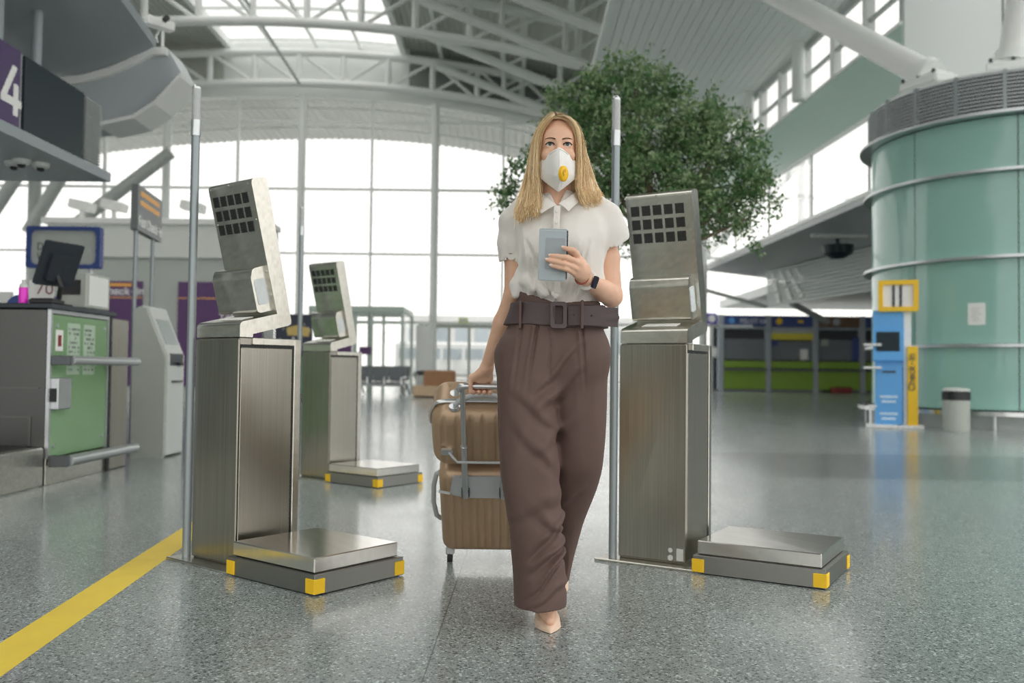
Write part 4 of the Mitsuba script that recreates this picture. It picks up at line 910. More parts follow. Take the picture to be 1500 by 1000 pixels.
# hand on the grip: palm over the bar, four fingers behind and under it, thumb at the left in front
GB = .0125                                            # grip radius
for i in range(4):
    x = GR[0] - .033 + i * .0215
    kn = np.array([x, GR[1] - .006, GR[2] + .030]); wr = WR_R + np.array([(i - 1.5) * .006, 0, -.008])
    sk_.cap(wr, kn, .017, .0115, k=.012)
    finger(sk_, [kn, (x, GR[1] + .022, GR[2] + .014), (x, GR[1] + .022, GR[2] - .012), (x, GR[1] + .004, GR[2] - .0235), (x, GR[1] - .012, GR[2] - .0215)], .0105, .0085)
sk_.ell((GR[0], GR[1] - .006, GR[2] + .038), (.040, .020, .024), k=.012)
tx = GR[0] - .048
finger(sk_, [WR_R + np.array([-.012, -.006, -.02]), (tx + .008, GR[1] - .02, GR[2] + .034), (tx - .002, GR[1] - .024, GR[2] + .006), (tx + .004, GR[1] - .020, GR[2] - .020)], .0145, .0092, k=.010)
# hand round the wallet: back of the hand towards the viewer, fingers across the front, thumb behind
KN = [np.array((0.2166, 3.0350, 1.2778)), np.array((0.2232, 3.0300, 1.2566)), np.array((0.2215, 3.0350, 1.2365)), np.array((0.2132, 3.0450, 1.2214))]
TIP = [np.array((0.1692, 3.0120, 1.3064)), np.array((0.1261, 3.0080, 1.2791)), np.array((0.1149, 3.0080, 1.2653)), np.array((0.1288, 3.0100, 1.2464))]
MID = [np.array((0.2029, 3.0060, 1.2968)), np.array((0.1755, 2.9990, 1.2729)), np.array((0.1689, 2.9990, 1.2524)), np.array((0.1739, 3.0030, 1.2359))]
nails = []
for i in range(4):
    sk_.cap(WR_L * .8 + KN[i] * .2 + np.array([0, -.002, 0]), KN[i], .0185, .0125, k=.014)
    P0 = KN[i] * .5 + MID[i] * .5 + np.array([0, -.004, .001]); P1 = MID[i] * .45 + TIP[i] * .55 + np.array([0, -.0015, 0])
    finger(sk_, [KN[i], P0, MID[i], P1, TIP[i]], [.0115, .0118, .0112, .0098][i], [.0076, .0078, .0074, .0066][i], k=.003)
    dirn = TIP[i] - P1; dirn /= np.linalg.norm(dirn)
    nails.append((TIP[i] + dirn * .002 + np.array([0, -.0045, .0015]), dirn))
sk_.ell((KN[1] * .55 + WR_L * .45), (.030, .017, .030), k=.014)
TH = [WR_L + np.array([-.006, .006, .012]), np.array((0.2335, 3.0750, 1.2667)), np.array((0.2119, 3.0680, 1.2935)), np.array((0.1859, 3.0620, 1.3017))]
finger(sk_, TH, .016, .0092, k=.008)

eyes = [np.array([HX + s * .0312, HY - .0730, EZ]) for s in (-1, 1)]
def body_f(p):
    d = sk_(p)
    m = (p[:, 2] > EZ - .03) & (p[:, 2] < EZ + .03) & (p[:, 1] < HY - .05)
    if m.any():
        q = p[m]; dd = d[m]
        for e in eyes:   # the almond opening between the lids
            a = np.sqrt(((q[:, 0] - e[0]) / .0156) ** 2 + ((q[:, 2] - e[2] + 6.0 * (q[:, 0] - e[0]) ** 2 - .0005) / .0062) ** 2)
            cut = np.maximum((a - 1) * .0062, q[:, 1] - e[1] + .002)
            dd = smax(dd, -cut, .0015)
        d[m] = dd
    return d
lo_, hi_ = (-.17, 2.95, .0), (.45, 3.72, 1.86)
body = nets(body_f, lo_, hi_, .0036)
part('body', body, 'skin', wm, smooth=True)
for c0, dirn in nails:
    s_ = np.cross(dirn, [0, -1, 0]); s_ /= np.linalg.norm(s_); nn_ = np.cross(s_, dirn)
    b_ = trimesh.creation.icosphere(2); b_.apply_scale((.0085, .0048, .0022)); b_.apply_transform(mat4(dirn, s_, np.cross(dirn, s_), c0)); part('fingernail', b_, 'nail', wm, smooth=True)
# eyes, lashes, brows
def f_eye(p, n, uv):
    ex = dr.select(p.x < HX, float(eyes[0][0]), float(eyes[1][0]))
    r = dr.sqrt(dr.square(p.x - ex) + dr.square(p.z - (EZ + .0006)))
    w_ = mix((.74, .70, .67), (.06, .075, .065), 1 - smoothstep(.0060, .0068, r))
    return mix(w_, (.006, .006, .007), 1 - smoothstep(.0022, .0028, r))
mk('eyeball', P(cl(f_eye), .08, specular=.6))
mk('lash', P((.02, .014, .012), .6)); mk('brow_hair', P((.11, .06, .03), .7)); mk('lip_line', P((.4, .2, .16), .5))
for s, e in zip((-1, 1), eyes):
    b_ = trimesh.creation.icosphere(3, radius=.0138); b_.apply_translation(e + [0, -.0005, 0]); part('eye', b_, 'eyeball', wm, smooth=True)
    t = np.linspace(-1, 1, 9)
    part('eyelash', sweep([(e[0] + q * .0166, e[1] - .0142 - .0038 * (1 - q * q) + .003 * (q * s > .5), e[2] + .0070 * (1 - q * q) - .0006) for q in t], .0015 + .0007 * (1 - t ** 2), 6), 'lash', wm, smooth=True)
    t = np.linspace(0, 1, 8)
    part('eyebrow', sweep([(HX + s * (.013 + .036 * q), HY - .098 + .022 * q ** 2, EZ + .0165 + .0055 * math.sin(q * 2.3)) for q in t], .0034 * (1.1 - .7 * t), 6, flat=.6), 'brow_hair', wm, smooth=True)

# --- trousers
HIPS = section_sdf([(1.2251, 0.1704, 3.3250, 0.1554, 0.1060), (1.1799, 0.1683, 3.3250, 0.1528, 0.1040), (1.1372, 0.1663, 3.3250, 0.1553, 0.1040), (1.0594, 0.1583, 3.3250, 0.1739, 0.1160), (1.0041, 0.1523, 3.3200, 0.1898, 0.1250), (0.9541, 0.1466, 3.3200, 0.1984, 0.1300), (0.9042, 0.1471, 3.3200, 0.1834, 0.1220), (0.8544, 0.1501, 3.3200, 0.1309, 0.1000), (0.7921, 0.1520, 3.3200, 0.0623, 0.0600), (0.7300, 0.1551, 3.3200, 0.0274, 0.0200)], 2.4)
LEG1 = section_sdf([(1.0483, 0.0794, 3.3200, 0.0600, 0.0850), (1.0280, 0.0733, 3.3150, 0.0736, 0.0980), (1.0028, 0.0635, 3.3100, 0.0909, 0.1120), (0.9528, 0.0540, 3.3050, 0.1031, 0.1170), (0.8907, 0.0507, 3.2900, 0.1063, 0.1200), (0.7561, 0.0555, 3.2650, 0.1041, 0.1160), (0.6599, 0.0623, 3.2450, 0.1022, 0.1120), (0.5651, 0.0690, 3.2250, 0.1003, 0.1080), (0.4703, 0.0771, 3.2150, 0.0950, 0.1040), (0.3747, 0.0865, 3.2150, 0.0913, 0.1020), (0.2783, 0.0973, 3.2200, 0.0890, 0.1020), (0.1807, 0.1071, 3.2300, 0.0880, 0.1040), (0.1269, 0.1102, 3.2350, 0.0881, 0.1060), (0.0791, 0.1107, 3.2350, 0.0856, 0.1080)], 2.4)
LEG2 = section_sdf([(1.0501, 0.2197, 3.3250, 0.0751, 0.0850), (1.0301, 0.2249, 3.3250, 0.0901, 0.0980), (1.0053, 0.2304, 3.3300, 0.1027, 0.1120), (0.9553, 0.2363, 3.3350, 0.1078, 0.1170), (0.8927, 0.2422, 3.3400, 0.1079, 0.1180), (0.7550, 0.2460, 3.3400, 0.1028, 0.1120), (0.6546, 0.2473, 3.3450, 0.0978, 0.1080), (0.5531, 0.2456, 3.3600, 0.0919, 0.1040), (0.4867, 0.2407, 3.3900, 0.0850, 0.1000), (0.4178, 0.2326, 3.4300, 0.0744, 0.0980), (0.3329, 0.2237, 3.4800, 0.0598, 0.0960), (0.2450, 0.2175, 3.5350, 0.0475, 0.0950), (0.1548, 0.2109, 3.5900, 0.0348, 0.0940), (0.0884, 0.2068, 3.6250, 0.0284, 0.0920)], 2.3)
def trouser_f(p):
    x, y, z = p[:, 0], p[:, 1], p[:, 2]
    l1, l2 = LEG1(p), LEG2(p)
    d = smin(smin(l1, l2, .018), HIPS(p), .045)
    front = np.clip((3.36 - y) / .08, 0, 1)
    # pleats fall from the belt, a crease runs down each leg, wrinkles gather at thigh, knee and shin
    for px0, px1, dep in ((0.0885, 0.0505, .011), (0.2474, 0.2621, .011), (0.0331, 0.0019, .006)):
        t = np.clip((1.05 - z) / .24, 0, 1); xc = px0 + (px1 - px0) * t
        d += front * dep * (1 - t) ** .7 * (z < 1.06) * (bump(x, xc, .005) - .8 * bump(x, xc - .012, .008))
    d += front * .005 * bump(x, 0.1353 - .02 * np.clip(1.05 - z, 0, 1), .004) * (z > .86) * (z < 1.05)
    w = np.clip((1.05 - z) / .15, 0, 1)
    n1 = np.abs(nz(np.c_[x * 9 + z * .8, y * 3, z * 2.2 - x * 2.2], 1, 1, 1, 3, 2)); n2 = nz(p, 12, 5, 6, 8, 1)
    d += w * (.030 * n1 + .006 * n2 - .007)
    for (zc, sl, amp, wd, xs_) in ((.345, .9, .017, .018, -1), (.275, .55, .016, .016, -1), (.205, .9, .015, .015, -1), (.40, -.5, .010, .022, -1), (.13, .4, .008, .014, -1), (.46, .6, .010, .025, 1), (.62, -.8, .009, .03, 1), (.80, .9, .013, .020, -1), (.87, 1.2, .010, .018, -1), (.74, -.7, .009, .022, 1), (.66, .8, .008, .025, -1)):
        u = z - zc - sl * (x - (HX - .035)) - .05 * n2
        d -= amp * front * (bump(u, 0, wd) - .9 * bump(u, -1.6 * wd, wd * .8)) * np.clip(1 - np.abs(x - HX + .03 + .03 * xs_) / .12, 0, 1)
    # open hems
    hem = np.minimum(np.maximum(l1 + .018, z - .10), np.maximum(l2 + .014, z - .28))
    d = np.maximum(d, z - (1.1890 - .052 * np.clip((x - HX + .15) / .15, 0, 1) + .012 * np.clip((x - HX) / .12, 0, 1)))
    return np.maximum(d * .8, -hem)
tr_ = part('trousers', nets(trouser_f, (-.12, 3.03, .0), (.42, 3.80, 1.20), .0048), 'trouser', wm, smooth=True)
bz = lambda x: 1.103 - .07 * np.clip(x - HX + .12, 0, .16) + .02 * np.clip(x - HX - .03, 0, 1)       # belt line
def belt_f(p):
    h = HIPS(p); zz = p[:, 2] - bz(p[:, 0])
    return np.maximum(np.maximum(h - .0125, -(h + .004)), np.abs(zz) - .041)
bl = part('belt', nets(belt_f, (-.14, 3.10, .95), (.42, 3.55, 1.25), .0042), 'belt_cloth', wm, smooth=40)
bc = np.array((0.1625, 3.1950, 1.0918))
part('buckle', extr(rrect(.058, .094, .012).difference(rrect(.032, .066, .007)), .012, mat4((1, 0, 0), (0, .12, 1), (0, -1, .12), bc + [0, -.005, 0])), mk('buckle_brown', P((.06, .04, .042), .4)), bl, smooth=40)
part('prong', box(bc[0] - .018, bc[0] - .012, bc[1] - .02, bc[1] - .012, bc[2] - .033, bc[2] + .033, .002), 'buckle_brown', bl)
tail = [np.array((0.1959, 3.1900, 1.0919)), np.array((0.2503, 3.1800, 1.0919)), np.array((0.3122, 3.2000, 1.0914)), np.array((0.3753, 3.2250, 1.0888))]
Ta = grid_sheet(lambda i, v: tail[int(i)] + np.array([(.006 if int(i) == 3 and abs(v) < .5 else 0), 0, v * .034]), range(4), np.linspace(-1, 1, 5)); Tb = Ta.copy(); Tb.apply_translation((0, .006, 0))
part('tail', thick(Ta, Tb, 4, 5), 'belt_cloth', bl)
part('eyelet', [cyl(t_ + [0, -.002, 0], t_ + [0, .002, 0], .0032, 10) for t_ in (np.array((0.2172, 3.1860, 1.0943)), np.array((0.2798, 3.1880, 1.0928)))], 'black', bl)
for q in (0.0278, 0.2439): part('belt_loop', box(q - .005, q + .005, 3.165 if q > HX else 3.215, 3.195 if q > HX else 3.25, 1.045, 1.145, .002), 'trouser', bl)

# --- blouse
TORSO = section_sdf([(1.5502, 0.1634, 3.3250, 0.0515, 0.0550), (1.5284, 0.1651, 3.3300, 0.0805, 0.0720), (1.5091, 0.1681, 3.3350, 0.1185, 0.0850), (1.4787, 0.1709, 3.3350, 0.1512, 0.0980), (1.4324, 0.1749, 3.3300, 0.1622, 0.1120), (1.3755, 0.1762, 3.3200, 0.1604, 0.1220), (1.3249, 0.1766, 3.3180, 0.1552, 0.1240), (1.2674, 0.1735, 3.3200, 0.1565, 0.1200), (1.2172, 0.1727, 3.3200, 0.1576, 0.1100), (1.1897, 0.1731, 3.3220, 0.1502, 0.1000), (1.1546, 0.1697, 3.3220, 0.1389, 0.0920), (1.1095, 0.1689, 3.3220, 0.1301, 0.0860)], 2.3)
bp = Blend()
bp.ell((HX - .058, 3.245, 1.335), (.068, .045, .075), k=.04); bp.ell((HX + .05, 3.245, 1.335), (.068, .045, .075), k=.04)
slR = [np.array((0.0399, 3.3450, 1.4891)), np.array((0.0025, 3.3500, 1.4463)), np.array((-0.0093, 3.3650, 1.3695)), np.array((-0.0085, 3.3750, 1.2994))]
slL = [np.array((0.2925, 3.3450, 1.5047)), np.array((0.3384, 3.3450, 1.4672)), np.array((0.3636, 3.3400, 1.4058)), np.array((0.3787, 3.3350, 1.3294))]
PUFF = Blend(); PUFF.chain([np.array((0.0321, 3.3100, 1.2471)), np.array((0.0151, 3.3000, 1.2060)), np.array((0.0154, 3.2900, 1.1702))], [.022, .024, .016], k=.02)
PUFF.chain([np.array((0.0514, 3.2500, 1.2165)), np.array((0.0951, 3.2250, 1.1853)), np.array((0.1483, 3.2150, 1.1608))], [.022, .018, .010], k=.02)
PUFF.chain([np.array((0.3178, 3.3200, 1.2264)), np.array((0.3222, 3.3100, 1.1854))], [.02, .016], k=.02)
def blouse_f(p):
    x, y, z = p[:, 0], p[:, 1], p[:, 2]
    d = smin(TORSO(p), bp(p), .03)
    A_ = Blend(); A_.chain(slR, [.050, .046, .041, .040], k=.02)
    B_ = Blend(); B_.chain(slL, [.052, .054, .052, .052], k=.02)
    sr, sl_ = A_(p), B_(p)
    hr = -( (p - slR[3]) @ np.array([.05, -.1, 1.0])) ; hl = (p - np.array((0.3711, 3.3350, 1.3445))) @ np.array([.66, 0, -.75])
    sr = smax(sr, hr, .006); sl_ = smax(sl_, hl, .006)
    d = smin(smin(d, sr, .022), sl_, .022)
    w = np.clip((1.40 - z) / .1, 0, 1)
    d += .034 * np.abs(nz(np.c_[x * 11, y * 5, z * 3.2], 1, 1, 1, 21, 2)) - .007
    d += .030 * np.abs(nz(np.c_[x * 6 + z * 6, y * 4, z * 6 - x * 5], 1, 1, 1, 33, 1)) * w
    d = smin(d, PUFF(p), .02)
    # gathers above the belt, drape lines from the bust
    g = np.clip((1.23 - z) / .09, 0, 1) * np.clip((z - 1.08) / .04, 0, 1)
    d += g * .004 * np.sin(x * 110 + 3 * np.sin(z * 30)) * np.clip((3.36 - y) / .06, 0, 1)
    for xc, sl2, am in ((HX + .095, .25, .013), (HX + .075, .35, .010), (HX - .10, -.2, .010), (HX - .085, -.45, .010)):
        u = x - xc - sl2 * (z - 1.3); d += am * bump(u, 0, .007) * np.clip((1.37 - z) / .05, 0, 1) * np.clip((z - 1.12) / .05, 0, 1) * (y < 3.33)
    # sleeves are open
    def chain_in(L, r):
        C_ = Blend(); C_.chain(L, r, k=.02); return C_(p)
    hole = np.minimum(np.maximum(chain_in(slR[2:], [.032, .037]), 0 * x + (z - 1.37)), np.maximum(chain_in(slL[2:] + [slL[3] + (slL[3] - slL[2])], [.042, .049, .049]), -hl - .04))
    d = smax(d, -hole, .004)
    # V of the neck
    zv = z - (1.4892 - .006); v = np.maximum(np.abs(x - HX + .001) - .42 * zv - .001, 3.10 - y)
    v = np.maximum(v, y - 3.30); v = np.maximum(v, -zv)
    neck = np.sqrt((x - HX + .003) ** 2 + (y - 3.315) ** 2) - .050
    neck = np.maximum(neck, 1.43 - z)
    return smax(smax(d, -np.maximum(v, -.02 + 0 * x) , .003), -neck, .004)
bo = part('blouse', nets(blouse_f, (-.13, 3.08, 1.04), (.48, 3.52, 1.60), .0042), 'blouse', wm, smooth=True)
# collar flaps, placket, buttons
def flap(pts, back, drop):
    """A folded collar leaf between an upper edge and a lower edge of points."""
    up_, dn = np.array(pts, float), np.array(back, float); n_ = len(up_)
    A_ = grid_sheet(lambda i, t: up_[int(i)] * (1 - t) + dn[int(i)] * t + np.array([0, -.006 * math.sin(PI * min(t * 1.2, 1)), .002 * math.sin(PI * t)]), range(n_), np.linspace(0, 1, 6)); B_ = A_.copy(); B_.apply_translation((0, .0035, -.001))
    return thick(A_, B_, n_, 6)
part('collar', flap([(0.1543, 3.2050, 1.4853), (0.1303, 3.2150, 1.5039), (0.1068, 3.2450, 1.5290), (0.0910, 3.3000, 1.5545), (0.1106, 3.3700, 1.5814)], [(0.0984, 3.1880, 1.4513), (0.0890, 3.2050, 1.4723), (0.0774, 3.2350, 1.4948), (0.0663, 3.3000, 1.5241), (0.0913, 3.4000, 1.5562)], 0), 'blouse', bo, smooth=50)
part('collar', flap([(0.1591, 3.2050, 1.4902), (0.1837, 3.2150, 1.5070), (0.2074, 3.2450, 1.5302), (0.2307, 3.3000, 1.5561), (0.2176, 3.3700, 1.5827)], [(0.1946, 3.1880, 1.4609), (0.2125, 3.2050, 1.4811), (0.2314, 3.2350, 1.5015), (0.2534, 3.3000, 1.5288), (0.2404, 3.4000, 1.5579)], 0), 'blouse', bo, smooth=50)
pl_ = [(0.1551, 3.1960, 1.4812), (0.1523, 3.1780, 1.4321), (0.1511, 3.1660, 1.3700), (0.1517, 3.1660, 1.3101), (0.1540, 3.1750, 1.2392), (0.1590, 3.1900, 1.1733)]
Pa = grid_sheet(lambda i, v: np.array(pl_[int(i)]) + np.array([v * .011, .001 * v * v, 0]), range(6), (-1, 0, 1)); Pb = Pa.copy(); Pb.apply_translation((0, .012, 0))
part('placket', thick(Pa, Pb, 6, 3), 'blouse', bo, smooth=50)
for q in ((0.1536, 3.1860, 1.4600), (0.1522, 3.1730, 1.4168)): part('button', cyl(np.array(q) + [0, -.003, 0], np.array(q) + [0, .003, 0], .0048, 14), mk('button_pearl', P((.72, .70, .66), .25)) if 'button_pearl' not in scene else 'button_pearl', bo, smooth=40)

# --- face mask with its valve
def mask_pt(u, v, out=0.0):
    zc = 1.6804 + (1.5319 - 1.6804) * v
    ze = 1.6514 + (1.5901 - 1.6514) * v
    a = abs(u); z = zc + (ze - zc) * a ** 1.15
    hw = .0655 * (1 - .04 * abs(v - .4))
    yr = HY - .106 - .040 * math.sin(PI * min(max(.12 + .80 * v, 0), 1)) ** .8 + (.035 * max(v - .75, 0) / .25)
    ye = HY - .040
    y = yr + (ye - yr) * a ** 1.5 - .006 * (1 - a) * (a > .02) * math.sin(PI * a)
    return (HX + u * hw, y - out, z)
us, vs = np.linspace(-1, 1, 33), np.linspace(0, 1, 17)
Ma = grid_sheet(lambda u, v: mask_pt(u, v), us, vs); Mb = grid_sheet(lambda u, v: mask_pt(u * .985, v, -.003), us, vs)
ms = part('face_mask', thick(Ma, Mb, 33, 17), 'mask_white', wm, smooth=30)
part('seam', sweep([np.array(mask_pt(0, v, .0008)) for v in np.linspace(0, 1, 17)], .0016, 6), 'mask_white', ms, smooth=True)
part('nose_strip', sweep([np.array(mask_pt(u, .035 + .02 * abs(u), .0012)) for u in np.linspace(-.5, .5, 11)], .0022, 6), 'mask_white', ms, smooth=True)
vc = np.array(mask_pt(.22, .67)); e1_, e2_ = np.array(mask_pt(.32, .67)) - vc, np.array(mask_pt(.22, .57)) - vc
e1_ /= np.linalg.norm(e1_); vn = np.cross(e1_, e2_); vn /= np.linalg.norm(vn)
if vn[1] > 0: vn = -vn
e2_ = np.cross(vn, e1_); Mv = mat4(e1_, e2_, vn, vc)
va = part('valve', lathe([(0, -.004), (.0230, -.004), (.0230, .004), (.020, .008), (.010, .010), (0, .0105)], 28).apply_scale((1, 1.18, 1)), 'valve_yellow', ms, smooth=40, M=Mv)
for q in range(3): part('grille', sweep([(.013 * math.cos(a) * (1 - .22 * q), .016 * math.sin(a) * (1 - .22 * q), .0095) for a in np.linspace(.3, 2.9, 10)], .0011, 6), mk('valve_dark', P((.55, .27, .005), .5)) if 'valve_dark' not in scene else 'valve_dark', va, smooth=True, M=Mv @ trimesh.transformations.rotation_matrix(.9, [0, 0, 1]))
for s in (-1, 1): part('strap', sweep([mask_pt(s * .98, .35), (HX + s * .072, HY - .01, EZ - .02), (HX + s * .074, HY + .03, EZ - .01)], .0018, 6), 'mask_white', ms, smooth=True)

# --- hair: a soft mass and strands from the parting to the tips
rs = np.random.RandomState(5)
PX = HX - .010                                        # parting
zt = EZ + .128
def hair_path(side, a, lay):
    """a: 0 by the face, 1 at the back; lay: 0 inside, 1 outermost."""
    o = .010 * lay
    y0 = HY - .058 + a * .12
    zt_ = zt - 4.5 * (y0 - HY - .015) ** 2
    root = np.array([PX + side * .004, y0, zt_ + o * .5])
    if side < 0:
        T_ = [(HX - .038 - .006 * a, HY - .074 + .13 * a, EZ + .090 + .022 * a), (HX - .067 - .008 * a, HY - .060 + .11 * a, EZ + .045), (HX - .076 - .011 * a, HY - .050 + .095 * a, EZ - .02), (HX - .077 - .025 * a, HY - .048 + .075 * a, EZ - .10), (HX - .070 - .052 * a, HY - .060 + .05 * a, EZ - .17), (HX - .075 - .062 * a, HY - .078 + .035 * a, EZ - .235 - .022 * a)]
    else:
        T_ = [(HX + .042 + .006 * a, HY - .070 + .13 * a, EZ + .090 + .022 * a), (HX + .069 + .012 * a, HY - .056 + .11 * a, EZ + .045), (HX + .073 + .028 * a, HY - .045 + .095 * a, EZ - .02), (HX + .074 + .047 * a, HY - .040 + .08 * a, EZ - .09), (HX + .072 + .066 * a, HY - .046 + .06 * a, EZ - .14), (HX + .090 + .055 * a, HY - .054 + .05 * a, EZ - .19 + .012 * a)]
    P_ = np.array([root] + T_)
    c = np.array([HX, HY + .01, 0]); d = P_ - c; d[:, 2] = 0; d /= np.linalg.norm(d, axis=1, keepdims=True) + 1e-9
    return P_ + d * o
from scipy.interpolate import CubicSpline
def fine(P_, n): return CubicSpline(np.linspace(0, 1, len(P_)), P_)(np.linspace(0, 1, n))
hm = Blend()
for side in (-1, 1):
    for a in np.linspace(0, 1, 6):
        q = fine(hair_path(side, a, 0), 9); hm.chain(q, np.array([.007, .008, .009, .010, .011, .012, .013, .012, .008]) * (.7 if a < .1 else 1), k=.010)
hm.ell((HX, HY + .025, EZ + .030), (.080, .085, .090), k=.02)                        # the back of the head
hm.chain([(HX - .02, HY + .075, EZ + .0), (HX - .02, HY + .08, EZ - .12), (HX - .02, HY + .085, EZ - .24)], [.06, .06, .045], k=.03)
hm.chain([(HX + .02, HY + .075, EZ + .0), (HX + .02, HY + .08, EZ - .12), (HX + .02, HY + .085, EZ - .23)], [.06, .06, .045], k=.03)
def hair_f(p):
    d = hm(p)
    face = ellip(p, (HX + .002, HY - .10, EZ - .02), (.067, .075, .108))
    neck = ellip(p, (HX, HY - .06, EZ - .15), (.056, .10, .12))
    return smax(smax(d, -face, .006), -neck, .006)
hmass = nets(hair_f, (HX - .20, HY - .16, EZ - .33), (HX + .22, HY + .20, EZ + .16), .004)
def hcol(z, r): 
    t = np.clip((z - (EZ + .085)) / .045, 0, 1)[..., None] * .68
    base = np.array([.70, .53, .30]) * (1 - r[..., None]) + np.array([.95, .82, .57]) * r[..., None]
    base = np.clip(base, .08, .95)
    return base * (1 - t) + np.array([.16, .095, .05]) * t
scene['hair'] = {'type': 'twosided', 'bsdf': {'type': 'principled', 'base_color': {'type': 'mesh_attribute', 'name': 'vertex_color'}, 'roughness': .38, 'specular': .5}}
vz = np.asarray(hmass.vertices)
hr = part('hair', hmass, 'hair', wm, smooth=True, color=hcol(vz[:, 2], np.clip(.15 + .5 * meshkit.noise(vz * np.array([220, 90, 3]), 2), 0, 1)) * .85)
V, Fc, Cc = [], [], []
def strand(q, r0, tone):
    m = sweep(q, r0 * np.linspace(1, .45, len(q)), 3); b0 = sum(len(v) for v in V)
    V.append(m.vertices); Fc.append(m.faces + b0); Cc.append(hcol(np.asarray(m.vertices)[:, 2], np.full(len(m.vertices), tone)))
for side in (-1, 1):
    for _ in range(1100):
        a, lay = rs.uniform(0, 1) ** .8, .75 + rs.uniform(0, .75)
        P_ = hair_path(side, a, lay); w = rs.normal(0, .0045, (1, 3)) + rs.normal(0, .0010, (len(P_), 3)); w[-1] += rs.normal(0, .006, 3) + np.array([0, 0, rs.normal(0, .010)])
        if rs.rand() < .4: a = rs.uniform(0, .18); P_ = hair_path(side, a, rs.uniform(-.2, .9)); P_[1:] += np.array([-side * rs.uniform(0, .006), -rs.uniform(.002, .014), 0])
        strand(fine(P_ + w * np.linspace(.3, 1, len(P_))[:, None], 15), rs.uniform(.0010, .0021), rs.choice([rs.uniform(-.5, .1), rs.uniform(.2, 1.0), rs.uniform(.5, 1.1)]))
for _ in range(26):   # flyaway hairs
    side = rs.choice((-1, 1)); P_ = hair_path(side, rs.uniform(0, 1), 1.4) + rs.normal(0, .007, (7, 3)); P_[1] += (0, 0, .006)
    strand(fine(P_, 15), .0005, .9)
part('strands', tm(np.vstack(V), np.vstack(Fc)), 'hair', hr, smooth=True, color=np.vstack(Cc), kind='stuff')

# --- watch and band on her left wrist
ax = WR_L - EL_L; ax /= np.linalg.norm(ax)
wc = WR_L * .93 + EL_L * .07
xa = np.cross(ax, [0, -1, 0]); xa /= np.linalg.norm(xa); ya = np.cross(ax, xa)
th = np.linspace(0, 2 * PI, 33)[:-1]
wt = part('wristwatch', sweep([wc + xa * .0285 * math.cos(t) + ya * .0265 * math.sin(t) for t in th], .0042, 8, closed=True, flat=2.2), mk('strap_white', P((.75, .72, .69), .45)), wm, smooth=True)
fn = -ya if ya[1] > 0 else ya
part('watch_face', extr(rrect(.042, .026, .007), .010, mat4(xa, np.cross(fn, xa), fn, wc + fn * .0265)), mk('watch_black', P((.012, .016, .03), .12)), wt, smooth=40)
w2c = WR_L * 1.10 - EL_L * .10
part('bracelet', sweep([w2c + xa * .0262 * math.cos(t) + ya * .0245 * math.sin(t) for t in th], .0022, 8, closed=True, flat=1.6), mk('bracelet_red', P((.36, .10, .07), .4)), wm, smooth=True)

# --- shoes: pointed nude pumps
def pump(toe, heel, lift, name='shoe'):
    toe, heel = np.array(toe, float), np.array(heel, float); ax_ = heel - toe; L = np.linalg.norm(ax_[:2]); ax_ = np.array([ax_[0], ax_[1], 0]) / L; sd_ = np.array([-ax_[1], ax_[0], 0])
    st = np.array([0, .015, .04, .08, .125, .17, .21, .245, .262]) / .262
    hw = np.array([.002, .013, .029, .045, .047, .038, .031, .028, .012]); hh = np.array([.005, .014, .024, .036, .040, .036, .048, .058, .05])
    sole = np.array([.002, .002, .002, .003, .010, .032, .055, .068, .070])
    rings = []
    for s_, w_, h_, z0 in zip(st, hw, hh, sole):
        c_ = toe + ax_ * s_ * L; zz = z0 + toe[2] + (heel[2] - toe[2]) * s_
        rings.append([c_ * [1, 1, 0] + sd_ * w_ * math.copysign(abs(math.cos(t)) ** .7, math.cos(t)) + np.array([0, 0, zz + (h_ * math.sin(t) if math.sin(t) > 0 else 0)]) for t in np.linspace(0, 2 * PI, 17)[:-1]])
    v = np.array(rings).reshape(-1, 3); n_ = 16; f = []
    for i in range(len(st) - 1):
        for j in range(n_):
            j2 = (j + 1) % n_; f += [(i * n_ + j, (i + 1) * n_ + j, (i + 1) * n_ + j2), (i * n_ + j, (i + 1) * n_ + j2, i * n_ + j2)]
    f += [(0, j, j + 1) for j in range(1, 15)] + [(8 * n_, 8 * n_ + j + 1, 8 * n_ + j) for j in range(1, 15)]
    m = tm(v, f); m.fix_normals()
    k_ = part(name, m, 'shoe_nude', wm, smooth=50)
    hz = heel[2]; hb = heel - ax_ * .02
    part('heel', cyl((hb[0], hb[1], .001 if hz < .02 else hz - .01), (hb[0], hb[1], hz + .075), .006, 12, .020), 'shoe_nude', k_, smooth=40)
pump((0.1423, 3.125, .0), (HX - .03, 3.375, .0), 0)
pump((HX + .032, 3.56, .002), (HX + .03, 3.76, .10), .1)

# ---------------------------------------------------------------- what she holds: the wallet
wl = thing('travel_wallet', 'light blue travel wallet held upright in front of the white blouse', 'wallet')
w0, w1, w2, w3 = (np.array(q) for q in ((0.0847, 3.0400, 1.1999), (0.1764, 3.0400, 1.1975), (0.1993, 3.0300, 1.3711), (0.1032, 3.0300, 1.3723)))
ex_, ey_ = (w1 - w0 + w2 - w3) / 2, (w3 - w0 + w2 - w1) / 2
WW, WH = np.linalg.norm(ex_), np.linalg.norm(ey_); ex_ /= WW; ey_ -= ex_ * (ey_ @ ex_); ey_ /= np.linalg.norm(ey_); ez_ = np.cross(ex_, ey_)
Mw = mat4(ex_, ey_, ez_, w0)
mk('wallet_blue', P((.37, .425, .45), .45)); mk('wallet_inner', P((.29, .33, .35), .4))
part('cover', extr(rrect(WW, WH, .006, WW / 2, WH / 2), .011, Mw @ T2(0, 0, -.011)), 'wallet_blue', wl, smooth=40)
part('pocket', extr(rrect(WW * .70, WH * .60, .004, WW * .58, WH * .52), .0015, Mw), 'wallet_inner', wl)
